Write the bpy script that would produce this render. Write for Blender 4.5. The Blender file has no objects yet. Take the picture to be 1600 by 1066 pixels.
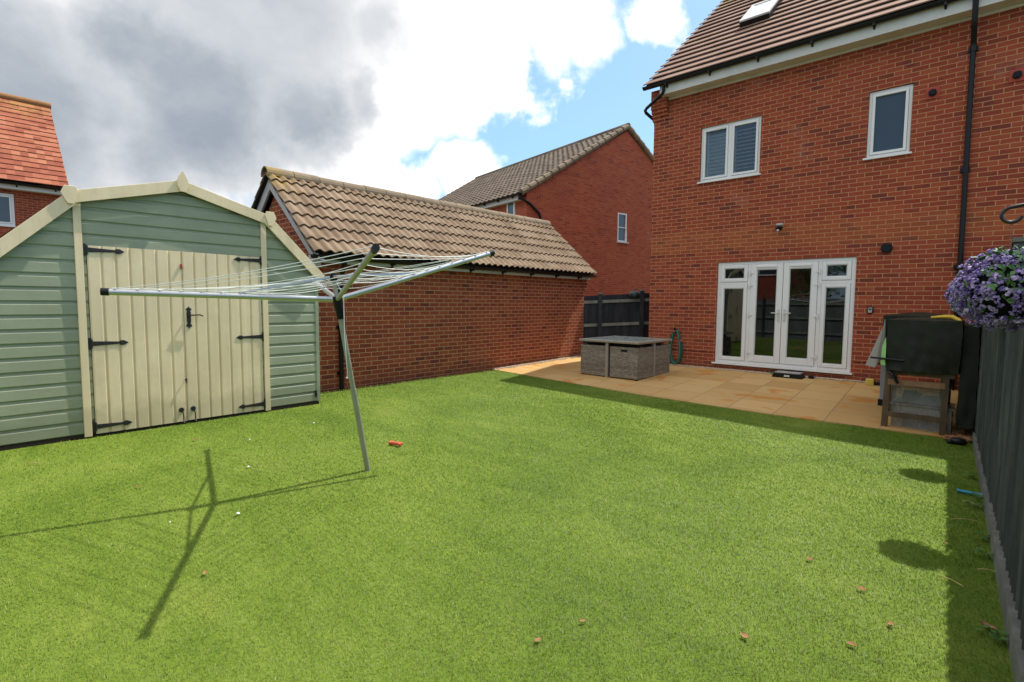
import bpy, math, random
import numpy as np
from mathutils import Vector, Matrix, noise as mn

SC = bpy.context.scene
COL = SC.collection
R = math.radians
PI = math.pi
rng = random.Random(7)

# ------------------------------------------------------------------ mesh kit
class MB:
    def __init__(s): s.v = []; s.f = []
    def add(s, vs, fs):
        b = len(s.v); s.v += [tuple(v) for v in vs]; s.f += [tuple(i + b for i in f) for f in fs]; return s
    def quad(s, a, b, c, d): return s.add([a, b, c, d], [(0, 1, 2, 3)])
    def box(s, x0, x1, y0, y1, z0, z1):
        return s.add([(x0,y0,z0),(x1,y0,z0),(x1,y1,z0),(x0,y1,z0),(x0,y0,z1),(x1,y0,z1),(x1,y1,z1),(x0,y1,z1)],
                     [(0,3,2,1),(4,5,6,7),(0,1,5,4),(1,2,6,5),(2,3,7,6),(3,0,4,7)])
    def obox(s, c, ax, ay, az):
        c, ax, ay, az = map(Vector, (c, ax, ay, az))
        vs = [c + ax*i + ay*j + az*k for k in (-1,1) for (i,j) in ((-1,-1),(1,-1),(1,1),(-1,1))]
        return s.add(vs, [(0,3,2,1),(4,5,6,7),(0,1,5,4),(1,2,6,5),(2,3,7,6),(3,0,4,7)])
    def beam(s, a, b, w, h, up=(0,0,1)):
        a, b = Vector(a), Vector(b); d = b - a; l = d.length; d.normalize()
        sd = d.cross(Vector(up)); sd.normalize(); u = sd.cross(d)
        return s.obox((a+b)/2, d*l/2, sd*w/2, u*h/2)
    def tube(s, pts, r, n=8, cap=True):
        pts = [Vector(p) for p in pts]; rs = r if isinstance(r, (list, tuple)) else [r]*len(pts)
        b = len(s.v); prev = None
        for i, p in enumerate(pts):
            t = (pts[min(i+1, len(pts)-1)] - pts[max(i-1, 0)]).normalized()
            if prev is None:
                u = t.cross(Vector((0,0,1)))
                if u.length < .05: u = t.cross(Vector((1,0,0)))
            else: u = prev - t*prev.dot(t)
            u.normalize(); prev = u; w = t.cross(u)
            for k in range(n):
                a = 2*PI*k/n; q = p + (u*math.cos(a) + w*math.sin(a))*rs[i]; s.v.append(tuple(q))
        for i in range(len(pts)-1):
            for k in range(n):
                a0 = b+i*n+k; a1 = b+i*n+(k+1) % n
                s.f.append((a0, a1, a1+n, a0+n))
        if cap:
            s.f.append(tuple(b+k for k in range(n))[::-1]); e = b+(len(pts)-1)*n; s.f.append(tuple(e+k for k in range(n)))
        return s
    def prism(s, poly, axis, a, b):            # poly of 2-d points, extruded along axis
        def P(p, t):
            return {'x': (t, p[0], p[1]), 'y': (p[0], t, p[1]), 'z': (p[0], p[1], t)}[axis]
        n = len(poly)
        vs = [P(p, a) for p in poly] + [P(p, b) for p in poly]
        fs = [tuple(range(n))[::-1], tuple(range(n, 2*n))] + [(i, (i+1) % n, n+(i+1) % n, n+i) for i in range(n)]
        return s.add(vs, fs)
    def ball(s, c, r, nu=10, nv=7, sc=(1,1,1)):
        b = len(s.v); c = Vector(c)
        for j in range(nv+1):
            th = PI*j/nv
            for i in range(nu):
                a = 2*PI*i/nu
                s.v.append((c.x+r*sc[0]*math.sin(th)*math.cos(a), c.y+r*sc[1]*math.sin(th)*math.sin(a), c.z+r*sc[2]*math.cos(th)))
        for j in range(nv):
            for i in range(nu):
                i2 = (i+1) % nu
                s.f.append((b+j*nu+i, b+(j+1)*nu+i, b+(j+1)*nu+i2, b+j*nu+i2))
        return s

WL = {}
def tag(o, label=None, cat=None, group=None, kind=None):
    if label: o['label'] = label
    if cat: o['category'] = cat
    if group: o['group'] = group
    if kind: o['kind'] = kind
    return o
def thing(name, label, cat, loc=(0,0,0), group=None):
    o = bpy.data.objects.new(name, None); COL.objects.link(o); o.location = loc; o.empty_display_size = .2
    WL[o] = Vector(loc); return tag(o, label, cat, group)
def mesh(name, mb, mat, parent=None, label=None, smooth=False, bevel=0, cat=None, group=None, kind=None, origin=None):
    off = WL[parent] if parent is not None else (Vector(origin) if origin is not None else Vector((0,0,0)))
    me = bpy.data.meshes.new(name)
    me.from_pydata([(x-off.x, y-off.y, z-off.z) for x, y, z in mb.v], [], mb.f)
    me.materials.append(mat); me.update()
    if smooth:
        me.polygons.foreach_set('use_smooth', [True]*len(me.polygons))
        try: me.set_sharp_from_angle(angle=R(40))
        except Exception: pass
    o = bpy.data.objects.new(name, me); COL.objects.link(o); WL[o] = off.copy()
    if parent is not None: o.parent = parent
    else: o.location = off
    if bevel:
        m = o.modifiers.new('bevel', 'BEVEL'); m.width = bevel; m.segments = 2; m.limit_method = 'ANGLE'
    return tag(o, label, cat, group, kind)
def copy_tree(o, loc):
    c = o.copy(); COL.objects.link(c); c.location = loc
    for ch in o.children:
        d = ch.copy(); COL.objects.link(d); d.parent = c
        for g in ch.children:
            e = g.copy(); COL.objects.link(e); e.parent = d
    return c

# ------------------------------------------------------------------ materials
class NT:
    def __init__(s, name):
        s.m = bpy.data.materials.new(name); s.m.use_nodes = True; s.t = s.m.node_tree; s.t.nodes.clear()
        s.out = s.t.nodes.new('ShaderNodeOutputMaterial')
    def n(s, typ, **kw):
        nd = s.t.nodes.new('ShaderNode'+typ)
        for k, v in kw.items(): setattr(nd, k, v)
        return nd
    def l(s, a, b): s.t.links.new(a, b)
    def put(s, sock, v):
        if hasattr(v, 'is_output') or isinstance(v, bpy.types.NodeSocket): s.l(v, sock)
        else: sock.default_value = v
    def pos(s): return s.n('NewGeometry').outputs['Position']
    def math(s, op, a, b=0., c=None, clamp=False):
        nd = s.n('Math', operation=op); nd.use_clamp = clamp
        s.put(nd.inputs[0], a); s.put(nd.inputs[1], b)
        if c is not None: s.put(nd.inputs[2], c)
        return nd.outputs[0]
    def noise(s, vec, scale, detail=4, rough=.55, dist=0):
        nd = s.n('TexNoise'); s.l(vec, nd.inputs['Vector']); nd.inputs['Scale'].default_value = scale
        nd.inputs['Detail'].default_value = detail; nd.inputs['Roughness'].default_value = rough; nd.inputs['Distortion'].default_value = dist
        return nd.outputs['Fac']
    def scale(s, vec, sc):
        nd = s.n('Mapping'); s.l(vec, nd.inputs['Vector']); nd.inputs['Scale'].default_value = sc; return nd.outputs['Vector']
    def rot(s, vec, z):
        nd = s.n('Mapping'); s.l(vec, nd.inputs['Vector']); nd.inputs['Rotation'].default_value = (0,0,z); return nd.outputs['Vector']
    def ramp(s, fac, stops, interp='LINEAR'):
        nd = s.n('ValToRGB'); cr = nd.color_ramp; cr.interpolation = interp
        while len(cr.elements) < len(stops): cr.elements.new(.5)
        for e, (p, c) in zip(cr.elements, stops):
            e.position = p; e.color = (c[0], c[1], c[2], 1) if hasattr(c, '__len__') else (c, c, c, 1)
        s.l(fac, nd.inputs[0]); return nd.outputs['Color']
    def mix(s, fac, a, b, blend='MIX'):
        nd = s.n('Mix', data_type='RGBA', blend_type=blend)
        s.put(nd.inputs[0], fac)
        for i, v in ((6, a), (7, b)):
            if isinstance(v, tuple): nd.inputs[i].default_value = (v[0], v[1], v[2], 1)
            else: s.l(v, nd.inputs[i])
        return nd.outputs[2]
    def bump(s, h, strength=.3, dist=.01):
        nd = s.n('Bump'); nd.inputs['Strength'].default_value = strength; nd.inputs['Distance'].default_value = dist
        s.l(h, nd.inputs['Height']); return nd.outputs['Normal']
    def pbsdf(s, col, rough=.6, spec=.4, metal=0., normal=None, **kw):
        b = s.n('BsdfPrincipled')
        if isinstance(col, tuple): b.inputs['Base Color'].default_value = (col[0], col[1], col[2], 1)
        else: s.l(col, b.inputs['Base Color'])
        s.put(b.inputs['Roughness'], rough); s.put(b.inputs['Specular IOR Level'], spec); s.put(b.inputs['Metallic'], metal)
        if normal is not None: s.l(normal, b.inputs['Normal'])
        for k, v in kw.items(): s.put(b.inputs[k.replace('_', ' ')], v)
        s.l(b.outputs[0], s.out.inputs[0]); s.b = b; return s.m

def plain(name, col, rough=.5, spec=.4, metal=0., var=.15, scale=6., bump=.0, bscale=60., dirt=None, stretch=None):
    t = NT(name); p = t.pos()
    if stretch: p = t.scale(p, stretch)
    f = t.noise(p, scale, 5)
    c = t.mix(f, tuple(x*(1-var) for x in col), tuple(min(1, x*(1+var)) for x in col))
    if dirt:
        d = t.noise(p, scale*.45, 6, .7); m = t.ramp(d, [(.52, 0), (.72, 1)])
        c = t.mix(t.math('MULTIPLY', m, .55), c, dirt)
    nm = t.bump(t.noise(p, bscale, 3), bump, .01) if bump else None
    r = t.math('ADD', t.math('MULTIPLY', f, .12), rough-.06)
    return t.pbsdf(c, r, spec, metal, nm)

def brick(name, angle=0., bricks=((.15,.036,.029),(.28,.050,.027),(.355,.066,.031),(.41,.092,.038)), mortar=(.49,.245,.115), shift=(0,0), stain=.0, band=None):
    t = NT(name); p = t.pos(); g = t.n('NewGeometry')
    nrm = g.outputs['Normal']
    if angle: p = t.rot(p, angle); nrm = t.rot(nrm, angle)
    sp = t.n('SeparateXYZ'); t.l(p, sp.inputs[0]); sn = t.n('SeparateXYZ'); t.l(nrm, sn.inputs[0])
    side = t.math('GREATER_THAN', t.math('ABSOLUTE', sn.outputs[0]), t.math('ABSOLUTE', sn.outputs[1]))
    u = t.math('ADD', t.math('MULTIPLY', side, sp.outputs[1]), t.math('MULTIPLY', t.math('SUBTRACT', 1., side), sp.outputs[0]))
    cb = t.n('CombineXYZ'); t.l(t.math('ADD', u, shift[0]+40.), cb.inputs[0]); t.l(t.math('ADD', sp.outputs[2], shift[1]+15.), cb.inputs[1])
    # slight unevenness of the joints
    wob = t.n('TexNoise'); t.l(cb.outputs[0], wob.inputs['Vector']); wob.inputs['Scale'].default_value = 9.; wob.inputs['Detail'].default_value = 3
    vm = t.n('VectorMath', operation='MULTIPLY_ADD'); t.l(wob.outputs['Color'], vm.inputs[0]); vm.inputs[1].default_value = (.008,.006,0); t.l(cb.outputs[0], vm.inputs[2])
    b = t.n('TexBrick'); t.l(vm.outputs[0], b.inputs['Vector'])
    b.offset = .5; b.squash = 1
    b.inputs['Color1'].default_value = (0,0,0,1); b.inputs['Color2'].default_value = (1,1,1,1); b.inputs['Mortar'].default_value = (.5,.5,.5,1)
    b.inputs['Scale'].default_value = 1.; b.inputs['Mortar Size'].default_value = .0066; b.inputs['Mortar Smooth'].default_value = .25
    b.inputs['Bias'].default_value = 0.; b.inputs['Brick Width'].default_value = .225; b.inputs['Row Height'].default_value = .075
    # the brick node repeats colours in a simple pattern: add a cell-random of our own
    vo = t.n('TexVoronoi'); vo.feature = 'F1'; t.l(t.scale(cb.outputs[0], (4.44, 13.33, 1)), vo.inputs['Vector']); vo.inputs['Scale'].default_value = .8
    sv = t.n('SeparateColor'); t.l(vo.outputs['Color'], sv.inputs[0])
    rnd = t.math('ADD', t.math('MULTIPLY', b.outputs['Color'], .75), t.math('MULTIPLY', sv.outputs[0], .25))
    a, c1, c2, d = bricks
    bc = t.ramp(rnd, [(0.06, a), (.24, c1), (.6, c2), (.95, d)])
    fine = t.noise(p, 55., 5, .65)
    bc = t.mix(t.math('MULTIPLY', fine, .42), bc, (.11,.03,.022))
    big = t.noise(p, .55, 4, .6)
    bc = t.mix(t.math('MULTIPLY', t.ramp(big, [(.4, 0), (.7, 1)]), .22), bc, (.17,.05,.035))
    mort = t.mix(t.noise(p, 26., 4), tuple(x*.72 for x in mortar), tuple(x*1.15 for x in mortar))
    col = t.mix(b.outputs['Fac'], bc, mort)
    if stain:
        vz = t.math('ADD', sp.outputs[2], t.math('MULTIPLY', t.noise(p, 2.2, 5, .7), -.55))
        low = t.ramp(t.math('MULTIPLY', t.math('ADD', vz, .42), 1.4), [(.0, 1), (.55, 0)])
        col = t.mix(t.math('MULTIPLY', low, stain), col, (.075,.045,.03))
        ef = t.ramp(t.noise(p, 1.3, 6, .72), [(.6, 0), (.78, 1)])
        col = t.mix(t.math('MULTIPLY', ef, .18), col, (.5,.4,.34))
    if band:
        zz = t.math('ABSOLUTE', t.math('SUBTRACT', sp.outputs[2], band[0]))
        bf = t.ramp(t.math('DIVIDE', zz, band[1]), [(.75, 1), (1., 0)])
        col = t.mix(t.math('MULTIPLY', bf, .16), col, (.5,.2,.06))
    h = t.math('ADD', t.math('MULTIPLY', b.outputs['Fac'], -1.), t.math('MULTIPLY', fine, .45))
    return t.pbsdf(col, .88, .2, 0., t.bump(h, .7, .006))

def tile_mat(name, cols, lichen=None, lich_dir=None, gap=None, rough=.85):
    """concrete or clay roof tiles; every tile a little different (cells in the roof's own run)"""
    t = NT(name); p = t.pos()
    sp = t.n('SeparateXYZ'); t.l(p, sp.inputs[0])
    cb = t.n('CombineXYZ')
    g = gap or dict(run='y', w=.33, c=.3, slope=.72)
    run = sp.outputs[1] if g['run'] == 'y' else sp.outputs[0]
    t.l(t.math('FLOOR', t.math('DIVIDE', run, g['w'])), cb.inputs[0])
    t.l(t.math('FLOOR', t.math('DIVIDE', sp.outputs[2], g['c']*g['slope'])), cb.inputs[1])
    wn = t.n('TexWhiteNoise', noise_dimensions='3D'); t.l(cb.outputs[0], wn.inputs['Vector'])
    c = t.ramp(wn.outputs['Value'], [(0., cols[0]), (.5, cols[1]), (1., cols[2])])
    f = t.noise(p, 40., 6, .7)
    c = t.mix(t.math('MULTIPLY', f, .5), c, tuple(x*.5 for x in cols[0]))
    b = t.ramp(t.noise(p, 1.1, 5, .65), [(.4, 0), (.75, 1)])
    c = t.mix(t.math('MULTIPLY', b, .35), c, tuple(x*.6 for x in cols[1]))
    if lichen:
        lf = t.noise(p, 7., 6, .75)
        if lich_dir is not None:
            dv = t.n('VectorMath', operation='DISTANCE'); t.l(p, dv.inputs[0]); dv.inputs[1].default_value = lich_dir[0]
            lf = t.math('ADD', lf, t.math('MULTIPLY', t.math('SUBTRACT', 1., t.math('DIVIDE', dv.outputs['Value'], lich_dir[1])), .28))
        c = t.mix(t.math('MULTIPLY', t.ramp(lf, [(.60, 0), (.76, 1)]), .62), c, lichen)
    return t.pbsdf(c, rough, .2, 0., t.bump(f, .35, .006))

M = {}
M['brick_house'] = brick('house_brick', stain=.75, band=(2.70,.24))
M['brick_garage'] = brick('garage_brick', shift=(.09,.03), bricks=((.15,.038,.032),(.285,.058,.030),(.365,.078,.034),(.41,.108,.045)), mortar=(.52,.30,.15), stain=.5)
M['brick_far'] = brick('far_house_brick', angle=R(12.3), bricks=((.25,.05,.037),(.40,.078,.040),(.47,.10,.047),(.50,.13,.06)), mortar=(.42,.17,.09), stain=.2)
M['brick_red'] = brick('neighbour_brick', shift=(.05,.02), mortar=(.42,.22,.12))
M['white'] = plain('white_upvc', (.74,.72,.69), .32, .5, var=.04, scale=3.)
M['white_dull'] = plain('weathered_white_board', (.58,.57,.53), .55, .35, var=.08, scale=3., dirt=(.33,.31,.27))
M['grey_board'] = plain('grey_barge_board', (.50,.48,.45), .6, .3, var=.08, dirt=(.26,.24,.21))
M['cream_upvc'] = plain('cream_upvc', (.70,.65,.56), .35, .45, var=.04, scale=3.)
M['black'] = plain('black_plastic', (.006,.006,.0065), .42, .3, var=.2)
M['black_iron'] = plain('black_iron', (.014,.013,.013), .5, .5, var=.3, scale=40., bump=.3, bscale=90.)
M['dark_gap'] = plain('dark_timber', (.03,.022,.018), .9, .2)
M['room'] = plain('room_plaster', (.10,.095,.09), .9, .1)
M['blind'] = plain('blind_slat', (.86,.87,.88), .5, .3, var=.03)
M['rust_vent'] = plain('terracotta_vent', (.38,.075,.05), .8, .2)
M['alu'] = plain('aluminium_tube', (.52,.53,.54), .38, .5, metal=.85, var=.1, scale=20., stretch=(1,1,1))
M['alu_old'] = plain('weathered_aluminium', (.36,.37,.31), .5, .4, metal=.5, var=.2, scale=8., dirt=(.27,.28,.16))
M['line'] = plain('washing_line', (.72,.73,.70), .5, .3)
M['fence'] = None

def wood(name, col, dark, board=.1, axis='y', rough=.85, var=.5, knots=True):
    t = NT(name); p = t.pos(); sp = t.n('SeparateXYZ'); t.l(p, sp.inputs[0])
    ax = {'x': 0, 'y': 1, 'z': 2}[axis]
    cb = t.n('CombineXYZ'); t.l(t.math('FLOOR', t.math('DIVIDE', sp.outputs[ax], board)), cb.inputs[0])
    wn = t.n('TexWhiteNoise', noise_dimensions='3D'); t.l(cb.outputs[0], wn.inputs['Vector'])
    grain = t.noise(t.scale(p, (60, 60, 2.2)), 1., 6, .7, 1.5)
    patch = t.noise(t.scale(p, (5, 5, 1.2)), 1., 5, .65)
    c = t.mix(grain, dark, col)
    c = t.mix(t.math('MULTIPLY', wn.outputs['Value'], var), c, dark)
    c = t.mix(t.math('MULTIPLY', t.ramp(patch, [(.45, 0), (.75, 1)]), .5), c, tuple(min(1, x*1.7+.01) for x in col))
    return t.pbsdf(c, rough, .25, 0., t.bump(grain, .5, .004))
M['fence'] = wood('stained_fence_board', (.135,.145,.132), (.042,.047,.046), .1, 'y')
M['fence_dark'] = wood('dark_fence_board', (.05,.055,.06), (.015,.016,.019), .1, 'x')
M['fence_back'] = wood('grey_fence_board', (.19,.20,.20), (.08,.085,.088), .1, 'x')
M['fence_rail'] = wood('weathered_fence_rail', (.30,.30,.25), (.13,.13,.11), .7, 'x', var=.2)
M['gravel_board'] = wood('green_grey_gravel_board', (.19,.195,.165), (.085,.088,.075), 1.8, 'y', var=.2)
M['post'] = wood('fence_post', (.16,.16,.14), (.06,.06,.055), .7, 'y', var=.2)
M['old_timber'] = wood('old_bench_timber', (.15,.10,.058), (.05,.034,.022), .5, 'x', var=.2)
M['pine'] = wood('pale_timber', (.34,.19,.105), (.18,.10,.055), .7, 'x', var=.2)

def paint(name, col, groove_axis=None):
    t = NT(name); p = t.pos()
    f = t.noise(t.scale(p, (6, 1.2, 14)) if groove_axis == 'h' else t.scale(p, (6, 14, 1.2)), 1., 6, .65)
    sp = t.n('SeparateXYZ'); t.l(p, sp.inputs[0])
    cell = t.n('CombineXYZ'); t.l(t.math('FLOOR', t.math('DIVIDE', sp.outputs[2 if groove_axis == 'h' else 1], .135 if groove_axis == 'h' else .119)), cell.inputs[0])
    wn = t.n('TexWhiteNoise', noise_dimensions='3D'); t.l(cell.outputs[0], wn.inputs['Vector'])
    c = t.mix(f, tuple(x*.80 for x in col), tuple(x*1.12 for x in col))
    c = t.mix(t.math('MULTIPLY', wn.outputs['Value'], .30), c, tuple(x*.66 for x in col))
    chip = t.ramp(t.noise(p, 23., 4, .6), [(.735, 0), (.76, 1)])
    c = t.mix(t.math('MULTIPLY', chip, .5), c, (.12,.09,.05))
    weather = t.ramp(t.noise(p, 1.6, 6, .7), [(.45, 0), (.8, 1)])
    c = t.mix(t.math('MULTIPLY', weather, .5), c, tuple(min(1, x*1.25+.02) for x in col))
    splash = t.ramp(t.math('ADD', sp.outputs[2], t.math('MULTIPLY', t.noise(p, 5., 5, .7), -.4)), [(-.15, 1), (.14, 0)])
    c = t.mix(t.math('MULTIPLY', splash, .22), c, (.09,.085,.05))
    r = t.math('ADD', t.math('MULTIPLY', f, .25), .36)
    return t.pbsdf(c, r, .4, 0., t.bump(t.noise(t.scale(p, (40, 3, 40)), 1., 5, .7), .25, .003))
M['green'] = paint('sage_green_paint', (.315,.345,.235), 'h')
M['cream'] = paint('cream_paint', (.82,.665,.43), 'v')
M['felt'] = plain('roofing_felt', (.035,.045,.035), .95, .1, var=.3, scale=30, bump=.4, bscale=200.)

M['tile_garage'] = tile_mat('garage_tile', ((.215,.145,.092),(.285,.20,.13),(.345,.25,.168)), (.33,.22,.06), ((-8.7,3.8,3.35), .75), dict(run='y', w=.335, c=.3, slope=.665))
M['ridge_garage'] = tile_mat('garage_ridge_tile', ((.21,.16,.105),(.26,.20,.135),(.31,.24,.165)), (.33,.22,.06), ((-8.8,3.75,3.5), .95), dict(run='y', w=.45, c=5, slope=1))
M['tile_house'] = tile_mat('house_tile', ((.25,.145,.105),(.32,.195,.142),(.39,.25,.185)), (.30,.22,.07), ((-5.6,14.8,9.5), 1.6), dict(run='x', w=.33, c=.33, slope=.64))
M['tile_far'] = tile_mat('far_house_tile', ((.12,.09,.065),(.165,.125,.092),(.21,.165,.125)), None, None, dict(run='x', w=.33, c=.3, slope=.53))
M['tile_red'] = tile_mat('red_clay_tile', ((.27,.075,.045),(.40,.13,.07),(.50,.20,.11)), (.33,.20,.05), ((-24.9,2.6,7.9), 1.3), dict(run='y', w=.2, c=.23, slope=.75))

def glass(name, tint=(.75,.8,.8), ior=1.75, rough=.0):
    t = NT(name)
    g = t.n('BsdfGlossy'); g.inputs['Roughness'].default_value = rough; g.inputs['Color'].default_value = (.95,.97,1,1)
    tr = t.n('BsdfTransparent'); tr.inputs['Color'].default_value = (*tint, 1)
    fr = t.n('Fresnel'); fr.inputs['IOR'].default_value = ior
    mx = t.n('MixShader'); t.l(fr.outputs[0], mx.inputs[0]); t.l(tr.outputs[0], mx.inputs[1]); t.l(g.outputs[0], mx.inputs[2])
    t.l(mx.outputs[0], t.out.inputs[0]); return t.m
M['glass'] = glass('window_glass')
M['glass_frost'] = plain('obscure_glass', (.045,.070,.105), .3, .25, var=.06, scale=120.)
M['glass_far'] = plain('far_glass', (.05,.06,.07), .05, .7, var=.1)
M['table_glass'] = plain('frosted_table_glass', (.26,.30,.27), .25, .6, var=.08)
def clearplastic():
    t = NT('cloudy_clear_plastic'); p = t.pos()
    d = t.n('BsdfPrincipled'); d.inputs['Base Color'].default_value = (.5,.5,.48,1); d.inputs['Roughness'].default_value = .3
    tr = t.n('BsdfTransparent'); tr.inputs['Color'].default_value = (.9,.9,.88,1)
    mx = t.n('MixShader'); t.l(t.ramp(t.noise(p, 5., 4), [(.3, .22), (.7, .42)]), mx.inputs[0]); t.l(tr.outputs[0], mx.inputs[1]); t.l(d.outputs[0], mx.inputs[2])
    t.l(mx.outputs[0], t.out.inputs[0]); return t.m
M['clear'] = clearplastic()

def rattan():
    t = NT('grey_rattan_weave'); p = t.pos(); sp = t.n('SeparateXYZ'); t.l(p, sp.inputs[0])
    g = t.n('NewGeometry'); sn = t.n('SeparateXYZ'); t.l(g.outputs['Normal'], sn.inputs[0])
    side = t.math('GREATER_THAN', t.math('ABSOLUTE', sn.outputs[0]), .6)
    u = t.math('ADD', t.math('MULTIPLY', side, sp.outputs[1]), t.math('MULTIPLY', t.math('SUBTRACT', 1., side), sp.outputs[0]))
    cb = t.n('CombineXYZ'); t.l(t.math('ADD', u, 20.), cb.inputs[0]); t.l(t.math('ADD', sp.outputs[2], 5.), cb.inputs[1])
    b = t.n('TexBrick'); t.l(cb.outputs[0], b.inputs['Vector']); b.offset = .5
    b.inputs['Color1'].default_value = (0,0,0,1); b.inputs['Color2'].default_value = (1,1,1,1); b.inputs['Mortar'].default_value = (0,0,0,1)
    b.inputs['Scale'].default_value = 1.; b.inputs['Mortar Size'].default_value = .0022; b.inputs['Mortar Smooth'].default_value = .8
    b.inputs['Brick Width'].default_value = .052; b.inputs['Row Height'].default_value = .0165
    rowb = t.n('CombineXYZ'); t.l(t.math('FLOOR', t.math('DIVIDE', sp.outputs[2], .05)), rowb.inputs[0])
    wn = t.n('TexWhiteNoise', noise_dimensions='3D'); t.l(rowb.outputs[0], wn.inputs['Vector'])
    v = t.math('ADD', t.math('MULTIPLY', b.outputs['Color'], .6), t.math('MULTIPLY', wn.outputs['Value'], .4))
    c = t.ramp(v, [(0., (.15,.122,.09)), (.55, (.275,.23,.178)), (1., (.44,.385,.31))])
    c = t.mix(b.outputs['Fac'], c, (.05,.042,.036))
    return t.pbsdf(c, .5, .4, 0., t.bump(t.math('MULTIPLY', b.outputs['Fac'], -1.), .8, .006))
M['rattan'] = rattan()
M['rattan_rim'] = plain('rattan_rim', (.31,.26,.20), .5, .4, var=.3, scale=60., bump=.5, bscale=120.)

def turf(blade):
    t = NT('turf_blade' if blade else 'turf_backing'); p = t.pos()
    big = t.noise(p, .42, 5, .6, .8); mid = t.noise(t.scale(p, (1.6, 4.0, 1)), 1., 5, .65, .8); fine = t.noise(t.scale(p, (30, 55, 30)), 1., 5, .7)
    a, b, c_ = ((.080,.146,.007), (.138,.215,.014), (.280,.342,.055)) if blade else ((.075,.130,.008), (.11,.175,.013), (.17,.22,.03))
    v = t.math('ADD', t.math('MULTIPLY', big, .62), t.math('MULTIPLY', mid, .38))
    if blade:
        at = t.n('Attribute'); at.attribute_name = 'tint'
        sa = t.n('SeparateColor'); t.l(at.outputs['Color'], sa.inputs[0])
        v = t.math('ADD', t.math('MULTIPLY', v, .86), t.math('MULTIPLY', sa.outputs[0], .14))
    else: v = t.math('ADD', t.math('MULTIPLY', v, .7), t.math('MULTIPLY', fine, .3))
    col = t.ramp(v, [(.38, a), (.5, b), (.64, c_)])
    if blade:
        pale = t.math('GREATER_THAN', sa.outputs[1], .984)
        col = t.mix(pale, col, (.42,.40,.16))
        d = t.n('BsdfPrincipled'); t.l(col, d.inputs['Base Color']); d.inputs['Roughness'].default_value = .5; d.inputs['Specular IOR Level'].default_value = .35
        gn = t.n('NewGeometry'); sn = t.n('VectorMath', operation='SCALE'); t.l(gn.outputs['Normal'], sn.inputs[0]); sn.inputs['Scale'].default_value = .42
        an = t.n('VectorMath', operation='ADD'); t.l(sn.outputs[0], an.inputs[0]); an.inputs[1].default_value = (0,0,.58)
        nn = t.n('VectorMath', operation='NORMALIZE'); t.l(an.outputs[0], nn.inputs[0]); t.l(nn.outputs[0], d.inputs['Normal'])
        tl = t.n('BsdfTranslucent'); t.l(t.mix(.4, col, (.20,.32,.02)), tl.inputs['Color'])
        mx = t.n('MixShader'); mx.inputs[0].default_value = .35; t.l(d.outputs[0], mx.inputs[1]); t.l(tl.outputs[0], mx.inputs[2])
        t.l(mx.outputs[0], t.out.inputs[0]); return t.m
    return t.pbsdf(col, .8, .2, 0., t.bump(fine, .8, .01))
M['turf'] = turf(False); M['blade'] = turf(True)

def patio_mat():
    t = NT('sandstone_slab'); p = t.pos()
    pr = t.rot(p, R(-2))
    b = t.n('TexBrick'); t.l(t.scale(pr, (1,1,1)), b.inputs['Vector']); b.offset = .0; b.offset_frequency = 2
    b.inputs['Color1'].default_value = (0,0,0,1); b.inputs['Color2'].default_value = (1,1,1,1); b.inputs['Mortar'].default_value = (.5,.5,.5,1)
    b.inputs['Scale'].default_value = 1.; b.inputs['Mortar Size'].default_value = .006; b.inputs['Mortar Smooth'].default_value = .3
    b.inputs['Brick Width'].default_value = .6; b.inputs['Row Height'].default_value = .6
    c = t.ramp(b.outputs['Color'], [(0., (.47,.28,.10)), (.5, (.56,.35,.135)), (1., (.62,.41,.17))])
    n1 = t.noise(p, 3., 6, .7)
    c = t.mix(t.math('MULTIPLY', n1, .5), c, (.43,.26,.10))
    rust = t.ramp(t.noise(t.scale(p, (1.5, 2.1, 1)), 1.25, 2, .5, .2), [(.585, 0), (.67, 1)])
    c = t.mix(t.math('MULTIPLY', rust, .72), c, (.50,.18,.015))
    c = t.mix(t.math('MULTIPLY', b.outputs['Fac'], .75), c, (.20,.14,.08))
    f = t.noise(p, 45., 5, .7)
    return t.pbsdf(c, .75, .3, 0., t.bump(t.math('ADD', t.math('MULTIPLY', b.outputs['Fac'], -1.5), t.math('MULTIPLY', f, .5)), .5, .006))
M['patio'] = patio_mat()
M['stone'] = plain('pea_gravel', (.46,.37,.27), .8, .3, var=.65, scale=38.)
M['soil'] = plain('rough_ground', (.12,.11,.06), .95, .1, var=.5, scale=2., bump=.5)
M['cover'] = plain('olive_black_cover', (.016,.018,.011), .55, .25, var=.35, scale=5., bump=.25, bscale=14.)
M['cover_grey'] = plain('grey_beige_cover', (.26,.245,.21), .7, .3, var=.2, scale=6.)
M['grey_metal'] = plain('grey_metal_leg', (.27,.29,.31), .45, .5, var=.1)
M['yellow'] = plain('yellow_plastic', (.62,.40,.03), .45, .4)
M['yellow_block'] = plain('yellow_sponge', (.60,.47,.10), .9, .2, var=.25, scale=60., bump=.6)
M['lime'] = plain('lime_plastic', (.35,.62,.22), .4, .4)
M['hose'] = plain('green_hose', (.012,.085,.055), .35, .5, var=.25, scale=12.)
M['hose_light'] = plain('pale_green_hose', (.05,.22,.14), .35, .5, var=.2)
M['orange'] = plain('orange_rubber', (.62,.11,.055), .5, .4, var=.15, scale=20.)
M['blue'] = plain('blue_plastic', (.01,.24,.42), .35, .5)
M['paper'] = plain('white_scrap', (.8,.79,.76), .7, .3)
M['dry_leaf'] = plain('dry_leaf', (.30,.15,.075), .8, .2, var=.5, scale=25.)
M['straw'] = plain('straw', (.50,.40,.17), .8, .2, var=.3, scale=20.)
M['weed'] = plain('weed_leaf', (.07,.15,.03), .6, .3, var=.5, scale=12.)
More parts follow.
